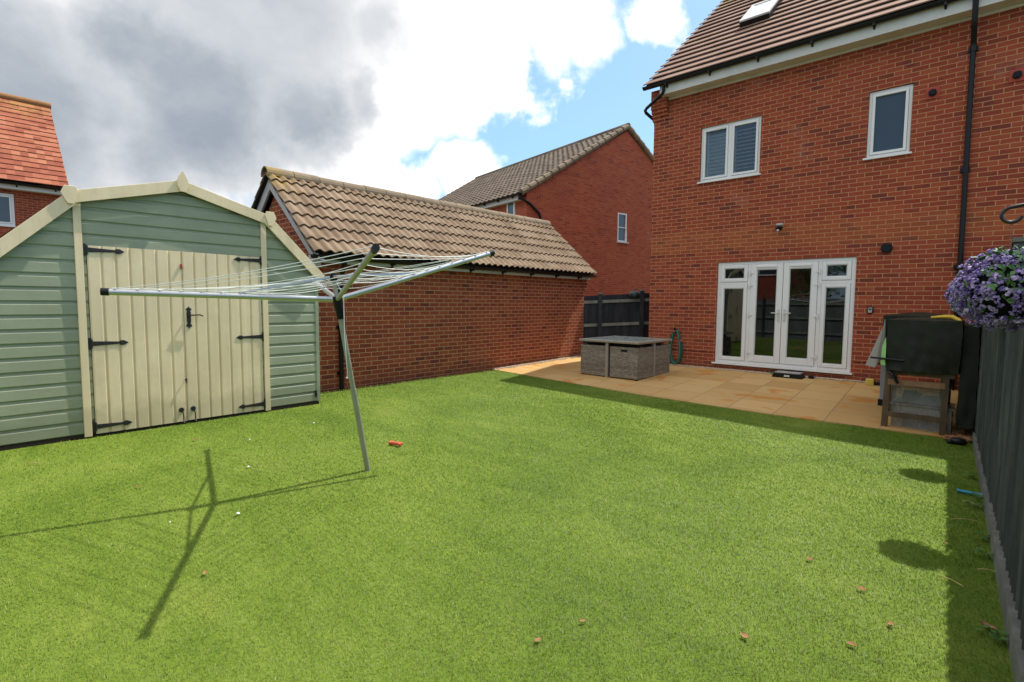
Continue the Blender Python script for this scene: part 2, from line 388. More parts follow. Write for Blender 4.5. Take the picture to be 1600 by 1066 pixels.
M['grey_top'] = plain('grey_mat', (.34,.34,.34), .7, .3, var=.15)
M['steel_dark'] = plain('dark_steel_hook', (.02,.017,.016), .35, .6, metal=.4)
M['chain'] = plain('rusty_chain', (.22,.10,.06), .6, .5, metal=.5, var=.4, scale=80.)
def petal():
    t = NT('lilac_petal'); at = t.n('Attribute'); at.attribute_name = 'tint'; sa = t.n('SeparateColor'); t.l(at.outputs['Color'], sa.inputs[0])
    c = t.ramp(sa.outputs[0], [(0., (.10,.07,.22)), (.35, (.26,.18,.46)), (.7, (.46,.34,.62)), (1., (.68,.57,.76))])
    d = t.n('BsdfPrincipled'); t.l(c, d.inputs['Base Color']); d.inputs['Roughness'].default_value = .5
    tl = t.n('BsdfTranslucent'); t.l(c, tl.inputs['Color']); mx = t.n('MixShader'); mx.inputs[0].default_value = .2
    t.l(d.outputs[0], mx.inputs[1]); t.l(tl.outputs[0], mx.inputs[2]); t.l(mx.outputs[0], t.out.inputs[0]); return t.m
M['petal'] = petal()
M['leaf'] = plain('basket_leaf', (.075,.17,.045), .45, .4, var=.5, scale=40.)
M['core'] = plain('dark_basket_core', (.010,.014,.010), .9, .1)

# ------------------------------------------------------------------ camera
CH = 1.4186
f = Vector((-0.66589, 0.74235, -0.07448)); f.normalize()
def cam_axes(yaw, pitch, roll):
    f = Vector((-math.sin(yaw)*math.cos(pitch), math.cos(yaw)*math.cos(pitch), -math.sin(pitch)))
    r = Vector((math.cos(yaw), math.sin(yaw), 0)); u = r.cross(f)
    return r*math.cos(roll)+u*math.sin(roll), -r*math.sin(roll)+u*math.cos(roll), f
r_, u_, f_ = cam_axes(R(41.894), R(4.271), R(.422))
cd = bpy.data.cameras.new('camera'); cam = bpy.data.objects.new('camera', cd); COL.objects.link(cam)
cam.matrix_world = Matrix(((r_.x, u_.x, -f_.x, 0), (r_.y, u_.y, -f_.y, 0), (r_.z, u_.z, -f_.z, CH), (0,0,0,1)))
cd.sensor_width = 36; cd.lens = 818.865/1600*36; cd.clip_start = .05; cd.clip_end = 3000
SC.camera = cam

# ------------------------------------------------------------------ light and sky
SUN = Vector((.13,.6,1.)).normalized()
ld = bpy.data.lights.new('sun', 'SUN'); ld.energy = 4.4; ld.angle = R(.6); ld.color = (1.,.95,.86)
sun = bpy.data.objects.new('sun', ld); COL.objects.link(sun); sun.rotation_euler = (-SUN).to_track_quat('-Z', 'Y').to_euler(); sun.location = (4,18,30)
w = bpy.data.worlds.new('World'); SC.world = w; w.use_nodes = True; wt = w.node_tree; wt.nodes.clear()
class WT(NT):
    def __init__(s): s.t = wt; s.out = wt.nodes.new('ShaderNodeOutputWorld')
W = WT()
sky = W.n('TexSky', sky_type='NISHITA'); sky.sun_disc = False; sky.sun_elevation = math.asin(SUN.z); sky.sun_rotation = math.atan2(SUN.x, SUN.y)
sky.altitude = 50; sky.air_density = 1.; sky.dust_density = 1.2; sky.ozone_density = 1.2
STR = .11
tc = W.n('TexCoord'); dirv = tc.outputs['Generated']
def vnoise(scale, amp, detail, seed):
    nd = W.n('TexNoise'); mp = W.n('Mapping'); W.l(dirv, mp.inputs['Vector']); mp.inputs['Location'].default_value = seed
    W.l(mp.outputs[0], nd.inputs['Vector']); nd.inputs['Scale'].default_value = scale; nd.inputs['Detail'].default_value = detail; nd.inputs['Roughness'].default_value = .58
    a = W.n('VectorMath', operation='SUBTRACT'); W.l(nd.outputs['Color'], a.inputs[0]); a.inputs[1].default_value = (.5,.5,.5)
    b = W.n('VectorMath', operation='SCALE'); W.l(a.outputs[0], b.inputs[0]); b.inputs['Scale'].default_value = amp
    return b.outputs[0]
def vadd(a, b):
    n = W.n('VectorMath', operation='ADD'); W.l(a, n.inputs[0]); W.l(b, n.inputs[1]); return n.outputs[0]
warp = vadd(dirv, vadd(vnoise(4., .30, 7, (3,1,2)), vnoise(14., .07, 6, (7,2,5))))
def blob(v, c, rad, soft):
    """a cloud mass: fades out at angle-like distance rad from direction c on the sky"""
    d = W.n('VectorMath', operation='DISTANCE'); W.l(v, d.inputs[0]); d.inputs[1].default_value = Vector(c).normalized()
    mr = W.n('MapRange'); mr.interpolation_type = 'SMOOTHSTEP'; W.l(d.outputs['Value'], mr.inputs['Value'])
    mr.inputs['From Min'].default_value = rad; mr.inputs['From Max'].default_value = rad-soft; mr.inputs['To Min'].default_value = 0; mr.inputs['To Max'].default_value = 1
    return mr.outputs[0]
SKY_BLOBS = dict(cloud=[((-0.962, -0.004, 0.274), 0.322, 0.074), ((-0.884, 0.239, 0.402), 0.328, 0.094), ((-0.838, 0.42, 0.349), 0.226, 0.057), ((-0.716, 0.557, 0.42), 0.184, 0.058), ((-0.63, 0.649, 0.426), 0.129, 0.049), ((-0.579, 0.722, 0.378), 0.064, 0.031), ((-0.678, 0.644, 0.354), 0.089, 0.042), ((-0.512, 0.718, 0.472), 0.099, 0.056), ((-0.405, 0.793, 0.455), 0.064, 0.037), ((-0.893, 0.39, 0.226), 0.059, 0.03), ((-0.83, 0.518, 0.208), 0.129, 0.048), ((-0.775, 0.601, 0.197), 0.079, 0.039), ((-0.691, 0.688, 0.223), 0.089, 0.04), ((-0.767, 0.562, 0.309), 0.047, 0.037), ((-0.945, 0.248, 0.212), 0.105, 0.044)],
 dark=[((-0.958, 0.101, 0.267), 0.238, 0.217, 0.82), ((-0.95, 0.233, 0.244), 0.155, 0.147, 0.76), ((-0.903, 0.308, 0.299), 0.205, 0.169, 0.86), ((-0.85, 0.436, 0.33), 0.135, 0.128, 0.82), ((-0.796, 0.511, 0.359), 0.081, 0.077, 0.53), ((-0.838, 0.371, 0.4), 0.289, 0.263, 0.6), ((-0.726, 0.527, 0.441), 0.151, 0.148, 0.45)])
den = None
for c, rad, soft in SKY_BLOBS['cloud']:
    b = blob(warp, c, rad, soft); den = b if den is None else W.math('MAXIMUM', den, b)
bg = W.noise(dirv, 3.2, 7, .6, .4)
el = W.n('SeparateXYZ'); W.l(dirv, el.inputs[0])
behind = W.math('MULTIPLY', W.ramp(W.math('MULTIPLY_ADD', el.outputs[1], -.5, .5), [(.42, 0), (.55, 1)]), W.math('MULTIPLY', W.ramp(el.outputs[2], [(.34, 0.12), (.55, 1)]), W.ramp(bg, [(.34, 0), (.48, .95)])))  # unseen clouds behind and overhead, thickened to warm and lift the shade
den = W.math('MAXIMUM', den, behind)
dark = None
soft_warp = vadd(dirv, vnoise(3., .34, 6, (1,8,4)))
for c, rad, soft, amp in SKY_BLOBS['dark']:
    b = W.math('MULTIPLY', blob(soft_warp, c, rad, soft), amp); dark = b if dark is None else W.math('SMOOTH_MAX', dark, b, .25)
tex = W.noise(W.scale(vadd(dirv, vnoise(2.5, .22, 5, (9,9,1))), (1., 1., 2.4)), 3.6, 8, .55)
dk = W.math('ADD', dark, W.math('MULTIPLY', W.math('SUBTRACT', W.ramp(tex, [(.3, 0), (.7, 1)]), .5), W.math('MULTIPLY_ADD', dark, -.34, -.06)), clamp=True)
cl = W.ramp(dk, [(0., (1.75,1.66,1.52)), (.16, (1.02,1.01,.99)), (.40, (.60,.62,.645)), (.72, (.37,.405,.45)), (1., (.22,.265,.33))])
sc_ = W.mix(1., sky.outputs[0], (STR*1.25, STR*1.32, STR*1.30), 'MULTIPLY')
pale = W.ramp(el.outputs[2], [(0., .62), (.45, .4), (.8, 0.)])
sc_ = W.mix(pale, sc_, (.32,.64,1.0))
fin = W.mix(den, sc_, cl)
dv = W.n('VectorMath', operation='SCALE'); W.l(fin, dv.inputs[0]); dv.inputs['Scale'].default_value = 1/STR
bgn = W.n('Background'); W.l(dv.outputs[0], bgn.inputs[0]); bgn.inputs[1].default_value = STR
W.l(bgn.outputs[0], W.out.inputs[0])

SC.view_settings.view_transform = 'Standard'; SC.view_settings.look = 'None'; SC.view_settings.gamma = 1; SC.view_settings.exposure = .36
SC.render.engine = 'CYCLES'
try:
    SC.cycles.use_denoising = True; SC.cycles.max_bounces = 8; SC.cycles.transparent_max_bounces = 12
except Exception: pass

# ------------------------------------------------------------------ ground
def lawn_z(x): return -.02*(min(max(x, -9.), 1.5)+7.)
def patio_edge(x):
    P = [(-7.6,7.76),(-7.29,7.745),(-4.01,7.56),(-2.12,7.63),(-.9,7.78),(.0,7.90),(.6,7.95)]
    for (a, b), (c, d) in zip(P, P[1:]):
        if x <= c: return b+(d-b)*(x-a)/(c-a)
    return P[-1][1]
def patio_z(x, y):
    e = patio_edge(x); k = min(max((y-e)/(10.75-e), 0), 1); a = lawn_z(x)
    return a+(.062-a)*k
def fence_x(y): return .016+.039*(7.885-y)

m = MB()
for i in range(-1, 1):
    pass
m.quad((-600,-600,-.42),(600,-600,-.42),(600,1200,-.42),(-600,1200,-.42))
mesh('ground', m, M['soil'], kind='structure')
m = MB(); xs = np.linspace(-9.2, .6, 50)
for a, b in zip(xs, xs[1:]):
    ya, yb = (patio_edge(a)+.25, patio_edge(b)+.25)
    if b < -7.2: ya = yb = 3.9
    m.quad((a,-3.0,lawn_z(a)),(b,-3.0,lawn_z(b)),(b,yb,lawn_z(b)),(a,ya,lawn_z(a)))
mesh('lawn', m, M['turf'], kind='structure')
m = MB(); xs = np.linspace(-7.5, .25, 40); nn = 8
for a, b in zip(xs, xs[1:]):
    ea, eb = patio_edge(a)+.01, patio_edge(b)+.01
    for j in range(nn):
        y0a, y1a = ea+(10.9-ea)*j/nn, ea+(10.9-ea)*(j+1)/nn; y0b, y1b = eb+(10.9-eb)*j/nn, eb+(10.9-eb)*(j+1)/nn
        m.quad((a,y0a,patio_z(a,y0a)+.012),(b,y0b,patio_z(b,y0b)+.012),(b,y1b,patio_z(b,y1b)+.012),(a,y1a,patio_z(a,y1a)+.012))
    m.quad((a,ea,lawn_z(a)-.05),(b,eb,lawn_z(b)-.05),(b,eb,lawn_z(b)+.012),(a,ea,lawn_z(a)+.012))
# the side passage beyond the garage
m.quad((-7.5,10.9,.072),(-5.6,10.9,.072),(-5.6,19.,.072),(-7.5,19.,.072))
mesh('patio', m, M['patio'], kind='structure')

# ---- turf blades
def turf_blades():
    rs = np.random.RandomState(3)
    N = 2300000
    x = rs.uniform(-7.5, .42, N); y = rs.uniform(-1.2, 8.0, N)
    d = np.hypot(x, y)
    # keep what could be seen from near the photographer: thinner with distance
    dens = np.minimum(1., (2.3/np.maximum(d, .1))**1.75)
    ang = np.degrees(np.arctan2(-x, y))
    ok = (rs.uniform(0, 1, N) < dens*.9) & (ang > -24) & (ang < 104) & (d > 1.1)
    pe = np.interp(x, [-7.6,-7.29,-4.01,-2.12,-.9,0,.6], [7.76,7.745,7.56,7.63,7.78,7.9,7.95])
    ok &= (y < pe+.015+rs.normal(0,.012,N)) & (x < .016+.039*(7.885-y)-.03)
    ok &= ~((x < -6.73) & (y < 3.56)) & ~((x < -7.5))
    x, y, d = x[ok], y[ok], d[ok]; n = len(x)
    z = -.02*(np.clip(x, -9, 1.5)+7)
    a = rs.uniform(0, 2*PI, n)
    h = rs.uniform(.007, .0155, n)*(1+.12*np.minimum(d, 6)/6)
    wd = np.maximum(.0015, .00075*d)*rs.uniform(.7, 1.4, n)
    # pile brushed roughly one way with soft swirls
    sw = .9*np.sin(x*1.3+.7*np.sin(y*1.1))+.8*np.sin(y*1.7+x*.6)
    la = R(200)+sw*.7+rs.normal(0, .9, n); lean = np.abs(rs.normal(.8, .35, n))*h
    lx, ly = np.cos(la)*lean, np.sin(la)*lean
    tx, ty = np.cos(a)*wd/2, np.sin(a)*wd/2
    V = np.empty((n, 5, 3), np.float32)
    V[:,0] = np.stack([x-tx, y-ty, z-.002], 1); V[:,1] = np.stack([x+tx, y+ty, z-.002], 1)
    V[:,2] = np.stack([x+tx*.8+lx*.35, y+ty*.8+ly*.35, z+h*.6], 1); V[:,3] = np.stack([x-tx*.8+lx*.35, y-ty*.8+ly*.35, z+h*.6], 1)
    V[:,4] = np.stack([x+lx, y+ly, z+h*.92], 1)
    me = bpy.data.meshes.new('grass')
    me.vertices.add(5*n); me.vertices.foreach_set('co', V.ravel())
    base = np.arange(n, dtype=np.int32)[:, None]*5
    loops = np.concatenate([base+np.array([0,1,2,3]), base+np.array([3,2,4])], 1).ravel().astype(np.int32)
    me.loops.add(len(loops)); me.loops.foreach_set('vertex_index', loops)
    me.polygons.add(2*n)
    st = (np.arange(n, dtype=np.int32)[:, None]*7+np.array([0,4], np.int32)).ravel(); tot = np.tile(np.array([4,3], np.int32), n)
    me.polygons.foreach_set('loop_start', st); me.polygons.foreach_set('loop_total', tot)
    me.update(calc_edges=True)
    at = me.attributes.new('tint', 'FLOAT_COLOR', 'POINT')
    c = np.ones((n, 5, 4), np.float32); c[:,:,0] = rs.uniform(0, 1, n)[:, None]; c[:,:,1] = rs.uniform(0, 1, n)[:, None]
    at.data.foreach_set('color', c.ravel())
    me.materials.append(M['blade'])
    o = bpy.data.objects.new('grass', me); COL.objects.link(o)
    tag(o, 'short bright green artificial turf pile covering the lawn', 'grass', kind='stuff')
turf_blades()

def pebbles(name, spots, label, cat='gravel', mat='stone', seed=1, r=(.009,.022), flat=.6):
    rr = random.Random(seed); m = MB()
    for x, y, z in spots:
        s = rr.uniform(*r); b = len(m.v)
        m.ball((x, y, z+s*flat*.4), s, 6, 4, (rr.uniform(.8,1.4), rr.uniform(.7,1.1), flat))
        for i in range(b, len(m.v)):
            v = m.v[i]; m.v[i] = (v[0]+rr.uniform(-.15,.15)*s, v[1]+rr.uniform(-.15,.15)*s, v[2]+rr.uniform(-.1,.1)*s)
    mesh(name, m, M[mat], smooth=True, label=label, cat=cat, kind='stuff')
rr = random.Random(5)
sp = []
for i in range(1500):
    x = rr.uniform(-5.6,-.3); y = 10.85-abs(rr.gauss(0,.055)); sp.append((x, min(y,10.855), patio_z(x, y)+.014))
for i in range(900):
    y = rr.uniform(7.8,10.9); x = -7.53+abs(rr.gauss(0,.07))+.03*max(0, y-9)*rr.random(); sp.append((x, y, patio_z(x, y)+.014))
pebbles('gravel', sp, 'narrow strip of pale pea gravel along the foot of the brick walls')
sp = [(rr.uniform(-.25,-.02)+.0, rr.uniform(7.75,8.6), -.12+rr.uniform(0,.02)) for i in range(240)]
pebbles('leaf_litter', sp, 'heap of brown dry leaf litter in the corner by the fence and covered bench', 'leaf litter', 'dry_leaf', 8, (.012,.03), .3)

# ------------------------------------------------------------------ building kit
def wall_holes(m, axis, at, u0, u1, z0, z1, holes, depth=.1, inward=1):
    """vertical wall on a plane; holes (u0,u1,z0,z1) get reveals going inward"""
    us = sorted({u0, u1, *[h[0] for h in holes], *[h[1] for h in holes]}); zs = sorted({z0, z1, *[h[2] for h in holes], *[h[3] for h in holes]})
    P = (lambda u, d, z: (u, at+d, z)) if axis == 'y' else (lambda u, d, z: (at+d, u, z))
    for a, b in zip(us, us[1:]):
        for c, d in zip(zs, zs[1:]):
            if any(h[0]-1e-6 <= a and b <= h[1]+1e-6 and h[2]-1e-6 <= c and d <= h[3]+1e-6 for h in holes): continue
            m.quad(P(a,0,c), P(b,0,c), P(b,0,d), P(a,0,d))
    k = depth*inward
    for a, b, c, d in holes:
        m.quad(P(a,0,c),P(a,k,c),P(a,k,d),P(a,0,d)); m.quad(P(b,0,c),P(b,k,c),P(b,k,d),P(b,0,d))
        m.quad(P(a,0,c),P(b,0,c),P(b,k,c),P(a,k,c)); m.quad(P(a,0,d),P(b,0,d),P(b,k,d),P(a,k,d))
    return m
def tile_roof(m, P0, A, U, length, slope, course, wave=0., amp=0., thick=.028, n=6, lip=.016, seed=1):
    P0, A, U = map(Vector, (P0, A, U)); A.normalize(); U.normalize(); N = A.cross(U); N.normalize()
    if N.z < 0: N = -N
    rr = random.Random(seed)
    nu = max(2, int(round(length/wave*n))) if amp else 2
    k = 0; u = 0.
    while u < slope-.02:
        u1 = min(u+course+.05, slope); lo, hi = [], []
        for i in range(nu+1):
            a = length*i/nu
            if amp:
                ph = (a/wave) % 1.
                # bold roll: a broad round and a narrower trough
                hgt = amp*(.5-.5*math.cos(2*PI*(ph**.8)))
            else: hgt = 0.
            lo.append(P0+A*a+U*u+N*(hgt+thick)); hi.append(P0+A*a+U*u1+N*(hgt))
        b = len(m.v); L = nu+1
        down = [p-N*lip-U*.004 for p in lo]
        m.v += [tuple(v) for v in lo+hi+down]
        for i in range(nu):
            m.f.append((b+i, b+i+1, b+L+i+1, b+L+i)); m.f.append((b+2*L+i, b+2*L+i+1, b+i+1, b+i))
        for e in (0, nu):   # verge end
            q = b+e; m.v.append(tuple(hi[e]-N*.03)); m.f.append((q, b+L+e, len(m.v)-1, b+2*L+e))
        u += course; k += 1
    return m
def underlay(root, roof, P0, A, U, length, slope):
    P0, A, U = map(Vector, (P0, A, U)); A.normalize(); U.normalize(); N = A.cross(U); N.normalize()
    if N.z < 0: N = -N
    m = MB(); q = P0-N*.014+A*.012+U*.01; a, u = A*(length-.024), U*(slope-.01)
    m.quad(q, q+a, q+a+u, q+u); m.quad(q-N*.02, q+a-N*.02, q+a+u-N*.02, q+u-N*.02)
    for p, r in ((q, q+u), (q+a, q+a+u)): m.quad(p, r, r-N*.02, p-N*.02)
    return sub('underlay', m, M['dark_gap'], roof, root)
def window(parent, axis, at, u0, u1, z0, z1, mullions=(), frame='white', pane='glass', fw=.065, inset=.05, sill=True, inward=1, blind=None, sash=True):
    """frame with panes; sub-parts of the house"""
    P = (lambda a, b, d0, d1, c, d: (a, b, *sorted((at+d0*inward, at+d1*inward)), c, d)) if axis == 'y' else (lambda a, b, d0, d1, c, d: (*sorted((at+d0*inward, at+d1*inward)), a, b, c, d))
    m = MB(); g = .004
    m.box(*P(u0+g, u0+fw, inset, inset+.07, z0+g, z1-g)); m.box(*P(u1-fw, u1-g, inset, inset+.07, z0+g, z1-g))
    m.box(*P(u0+fw, u1-fw, inset, inset+.07, z0+g, z0+fw)); m.box(*P(u0+fw, u1-fw, inset, inset+.07, z1-fw, z1-g))
    edges = [u0+fw]
    for x in mullions:
        m.box(*P(x-.035, x+.035, inset, inset+.07, z0+fw, z1-fw)); edges += [x-.035, x+.035]
    edges.append(u1-fw)
    win = mesh('window', m, M[frame], parent, bevel=.004)
    for a, b in zip(edges[::2], edges[1::2]):
        if sash:
            s = MB(); q = .045
            s.box(*P(a+.003, a+q, inset-.016, inset+.05, z0+fw+.003, z1-fw-.003)); s.box(*P(b-q, b-.003, inset-.016, inset+.05, z0+fw+.003, z1-fw-.003))
            s.box(*P(a+q, b-q, inset-.016, inset+.05, z0+fw+.003, z0+fw+q)); s.box(*P(a+q, b-q, inset-.016, inset+.05, z1-fw-q, z1-fw-.003))
            sub('sash', s, M[frame], win, parent, bevel=.004)
        else: q = 0
        p = MB(); d = inset+.02
        if axis == 'y': p.quad((a+q-.005, at+d*inward, z0+fw+q-.005),(b-q+.005, at+d*inward, z0+fw+q-.005),(b-q+.005, at+d*inward, z1-fw-q+.005),(a+q-.005, at+d*inward, z1-fw-q+.005))
        else: p.quad((at+d*inward, a+q-.005, z0+fw+q-.005),(at+d*inward, b-q+.005, z0+fw+q-.005),(at+d*inward, b-q+.005, z1-fw-q+.005),(at+d*inward, a+q-.005, z1-fw-q+.005))
        sub('pane', p, M[pane], win, parent)
    if sill:
        s = MB(); s.box(*P(u0-.035, u1+.035, -.045, inset, z0-.028, z0+.002)); sub('sill', s, M[frame], win, parent, bevel=.003)
    return win
def sub(name, mb, mat, part, root, **k):
    """a sub-part: child of a part, in the root's frame"""
    o = mesh(name, mb, mat, None, origin=WL[part], **k); o.location = (0,0,0); o.parent = part; return o
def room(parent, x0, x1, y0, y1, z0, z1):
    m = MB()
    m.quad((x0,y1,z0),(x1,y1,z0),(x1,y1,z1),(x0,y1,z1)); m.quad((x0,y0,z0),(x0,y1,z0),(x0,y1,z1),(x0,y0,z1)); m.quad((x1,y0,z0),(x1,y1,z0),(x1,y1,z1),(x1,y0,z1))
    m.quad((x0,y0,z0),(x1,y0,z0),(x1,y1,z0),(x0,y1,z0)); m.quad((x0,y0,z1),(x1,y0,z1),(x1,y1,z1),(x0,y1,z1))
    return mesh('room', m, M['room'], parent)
def gutter_run(m, a, b, r=.058, side=(0,-1,0)):
    """half-round gutter between two points with brackets"""
    a, b, s = Vector(a), Vector(b), Vector(side); d = (b-a); L = d.length; d.normalize()
    prof = [(r*math.cos(t), r*math.sin(t)) for t in np.linspace(PI, 2*PI, 9)]
    prof2 = [(r*.9*math.cos(t), r*.9*math.sin(t)) for t in np.linspace(2*PI, PI, 9)]
    pr = prof+prof2; n = len(pr); vs = []
    for p in (a, b): vs += [p+s*x+Vector((0,0,z)) for x, z in pr]
    m.add(vs, [(i, (i+1) % n, n+(i+1) % n, n+i) for i in range(n)]+[tuple(range(n)), tuple(range(n, 2*n))])
    # stop ends
    for p in (a, b):
        pts = [p+s*(r*1.06*math.cos(t))+Vector((0,0,r*1.06*math.sin(t)+.004)) for t in np.linspace(PI, 2*PI, 10)]
        q = [v+d*(.02 if p == b else -.02) for v in pts]
        m.add(pts+q, [tuple(range(10)), tuple(range(10, 20))]+[(i, (i+1) % 10, 10+(i+1) % 10, 10+i) for i in range(10)])
    k = .5
    while k < L-.2:
        c = a+d*k
        m.obox(c-s*.025+Vector((0,0,-.035)), d*.018, s*(r+.01), Vector((0,0,.045)))
        m.add([c-d*.015+s*(-r), c+d*.015+s*(-r), c+d*.015+s*(-r*.2)+Vector((0,0,-.06)), c-d*.015+s*(-r*.2)+Vector((0,0,-.06)), c-d*.015+s*(-r)+Vector((0,0,-.12)), c+d*.015+s*(-r)+Vector((0,0,-.12))],
              [(0,1,2,3),(3,2,5,4),(0,3,4),(1,5,2)])
        k += .9
    return m
def tubes(*runs, r=.034, n=10):
    m = MB()
    for pts in runs: m.tube(pts, r, n)
    return m

# ------------------------------------------------------------------ main house
YH = 10.864; XL = -5.6; XR = 5.2; ZE = 5.80; YB = 19.1
house = thing('brick_house', 'large two-storey red brick house with white glazed patio doors at the end of the lawn', 'house', (XL, YH, 0))
DOOR = (-4.10, -1.69, .18, 2.25); W1 = (-4.54, -3.367, 3.92, 5.022); W2 = (-1.644, -1.043, 3.905, 5.01)
m = MB()
wall_holes(m, 'y', YH, XL, XR, -.3, ZE+.16, [DOOR, W1, W2], .10)
m.quad((XL,YH,-.3),(XL,YB,-.3),(XL,YB,ZE+.16),(XL,YH,ZE+.16)); m.quad((XR,YH,-.3),(XR,YB,-.3),(XR,YB,ZE+.16),(XR,YH,ZE+.16)); m.quad((XL,YB,-.3),(XR,YB,-.3),(XR,YB,ZE+.16),(XL,YB,ZE+.16))
ym = (YH+YB)/2
for x in (XL, XR): m.add([(x,YH,ZE+.16),(x,YB,ZE+.16),(x,ym,ZE+.16+.80*(ym-YH))], [(0,1,2)])
# corbelled brick kneeler at the eaves corner
for i, (o, z0, z1) in enumerate(((.02,5.37,5.448),(.05,5.448,5.522),(.08,5.522,5.598),(.11,5.598,5.99))):
    m.box(XL-.03, XL+.33, YH-o, YH+.0, z0, z1)
mesh('wall', m, M['brick_house'], house)
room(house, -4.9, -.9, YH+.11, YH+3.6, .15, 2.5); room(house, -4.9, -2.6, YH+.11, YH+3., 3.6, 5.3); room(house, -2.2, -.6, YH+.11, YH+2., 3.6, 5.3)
# roof
sl = .829; ang = math.atan(sl); ZR0 = 6.035; Y0 = 10.52
rise_len = (ym-Y0)/math.cos(ang)
m = MB()
tile_roof(m, (XL-.09, Y0, ZR0), (1,0,0), (0,math.cos(ang),math.sin(ang)), XR-XL+.2, rise_len, .33, thick=.05, lip=.02)
tile_roof(m, (XL-.09, YB+.34, ZR0), (1,0,0), (0,-math.cos(ang),math.sin(ang)), XR-XL+.2, rise_len, .33, thick=.045)
roof = mesh('roof', m, M['tile_house'], house)
underlay(house, roof, (XL-.09, Y0, ZR0), (1,0,0), (0,math.cos(ang),math.sin(ang)), XR-XL+.2, rise_len); underlay(house, roof, (XL-.09, YB+.34, ZR0), (1,0,0), (0,-math.cos(ang),math.sin(ang)), XR-XL+.2, rise_len)
zr = ZR0+sl*(ym-Y0)
m = MB(); k = XL-.1
while k < XR+.1:
    m.tube([(k, ym, zr-.03),(k+.43, ym, zr-.03)], .125, 12); k += .45
sub('ridge', m, M['tile_house'], roof, house, smooth=True)
# roof window
def RP(x, y, o=0): n = Vector((0,-math.sin(ang),math.cos(ang))); return Vector((x, y, ZR0+sl*(y-Y0)))+n*o
x0, x1, ya, yb = -4.26, -3.66, 12.10, 12.92
m = MB(); N = Vector((0,-math.sin(ang),math.cos(ang))); U = Vector((0,math.cos(ang),math.sin(ang))); c = RP((x0+x1)/2,(ya+yb)/2,.05); hl = (yb-ya)/2/math.cos(ang); hw = (x1-x0)/2
m.obox(c-U*(hl-.04), (hw,0,0), U*.04, N*.085); m.obox(c+U*(hl-.04), (hw,0,0), U*.04, N*.085)
for s in (-1, 1): m.obox(c+Vector((s*(hw-.04),0,0)), (.04,0,0), U*(hl-.08), N*.085)
rw = mesh('roof_window', m, M['black'], house)
m = MB(); q = .055
m.obox(c+N*.10-U*(hl-q), (hw,0,0), U*.03, N*.02); m.obox(c+N*.10+U*(hl-q), (hw,0,0), U*.03, N*.02)
for s in (-1, 1): m.obox(c+N*.10+Vector((s*(hw-.03),0,0)), (.03,0,0), U*(hl-q-.03), N*.02)
sub('frame', m, M['white'], rw, house)
m = MB(); a, b = Vector((hw-.05,0,0)), U*(hl-.1); p = c+N*.105
m.quad(p-a-b, p+a-b, p+a+b, p-a+b); sub('pane', m, plain('skylight_blind_glass', (.75,.77,.78), .25, .6), rw, house)
# fascia, soffit, gutters
m = MB(); m.box(XL+.28, -.37, 10.585, 10.61, ZE, ZE+.20); m.box(-.30, XR, 10.585, 10.61, ZE, ZE+.20); m.box(XL+.28, XR, 10.612, YH-.003, ZE+.004, ZE+.02); m.box(XL+.28, XR, YH-.03, YH-.003, ZE-.045, ZE)
m.box(XL+.25, XL+.28, 10.585, YH-.113, ZE-.002, ZE+.19)
mesh('fascia', m, M['white_dull'], house)
m = MB(); gutter_run(m, (XL-.08, 10.53, 6.02), (XR, 10.53, 6.02)); mesh('gutter', m, M['black'], house, smooth=True)
m = MB()
m.tube([(-.333,10.53,5.99),(-.333,10.55,5.9),(-.333,10.57,5.62),(-.333,10.60,5.55),(-.333,10.80,5.42),(-.333,10.825,5.36),(-.333,10.825,5.3)], .036, 10)
m.tube([(-.333,10.825,5.36),(-.31,10.825,2.),(-.31,10.825,.05)], .036, 10)
for z in (5.30, 3.5, 2.02): m.tube([(-.33,10.825,z-.035),(-.33,10.825,z+.035)], .045, 10); m.box(-.39,-.27,10.84,YH-.002,z-.03,z+.03)
mesh('downpipe', m, M['black'], house, smooth=True)
m = tubes([(XL+.35,10.545,5.98),(XL+.35,10.55,5.86),(XL+.33,10.56,5.81),(XL-.10,10.70,5.65),(XL-.16,10.74,5.62),(XL-.16,10.78,5.585),(XL-.06,10.95,5.46),(XL-.045,11.0,5.40),(XL-.045,11.03,5.32),(XL-.045,11.03,.1)])
mesh('downpipe', m, M['black'], house, smooth=True)
# windows
w1 = window(house, 'y', YH, *W1, mullions=((W1[0]+W1[1])/2,), frame='white', fw=.05, inset=.035)
for k, (a, b) in enumerate(((W1[0]+.12, (W1[0]+W1[1])/2-.08), ((W1[0]+W1[1])/2+.08, W1[1]-.12))):
    m = MB(); z = W1[2]+.12; tl = R(38) if k == 0 else R(2)
    while z < W1[3]-.12:
        m.obox(((a+b)/2, YH+.16, z), ((b-a)/2,0,0), (0,.034*math.cos(tl),-.034*math.sin(tl)), (0,.004*math.sin(tl),.004*math.cos(tl))); z += .074
    m.box(a-.04, a, YH+.13, YH+.19, W1[2]+.06, W1[3]-.06); m.box(b, b+.04, YH+.13, YH+.19, W1[2]+.06, W1[3]-.06)
    sub('blind', m, M['blind'], w1, house)
m = MB(); m.box(W1[0]+.09, W1[0]+.50, YH+.008, YH+.018, W1[3]-.10, W1[3]-.078); sub('trickle_vent', m, M['white_dull'], w1, house)
window(house, 'y', YH, *W2, frame='white', pane='glass_frost', fw=.05, inset=.035)
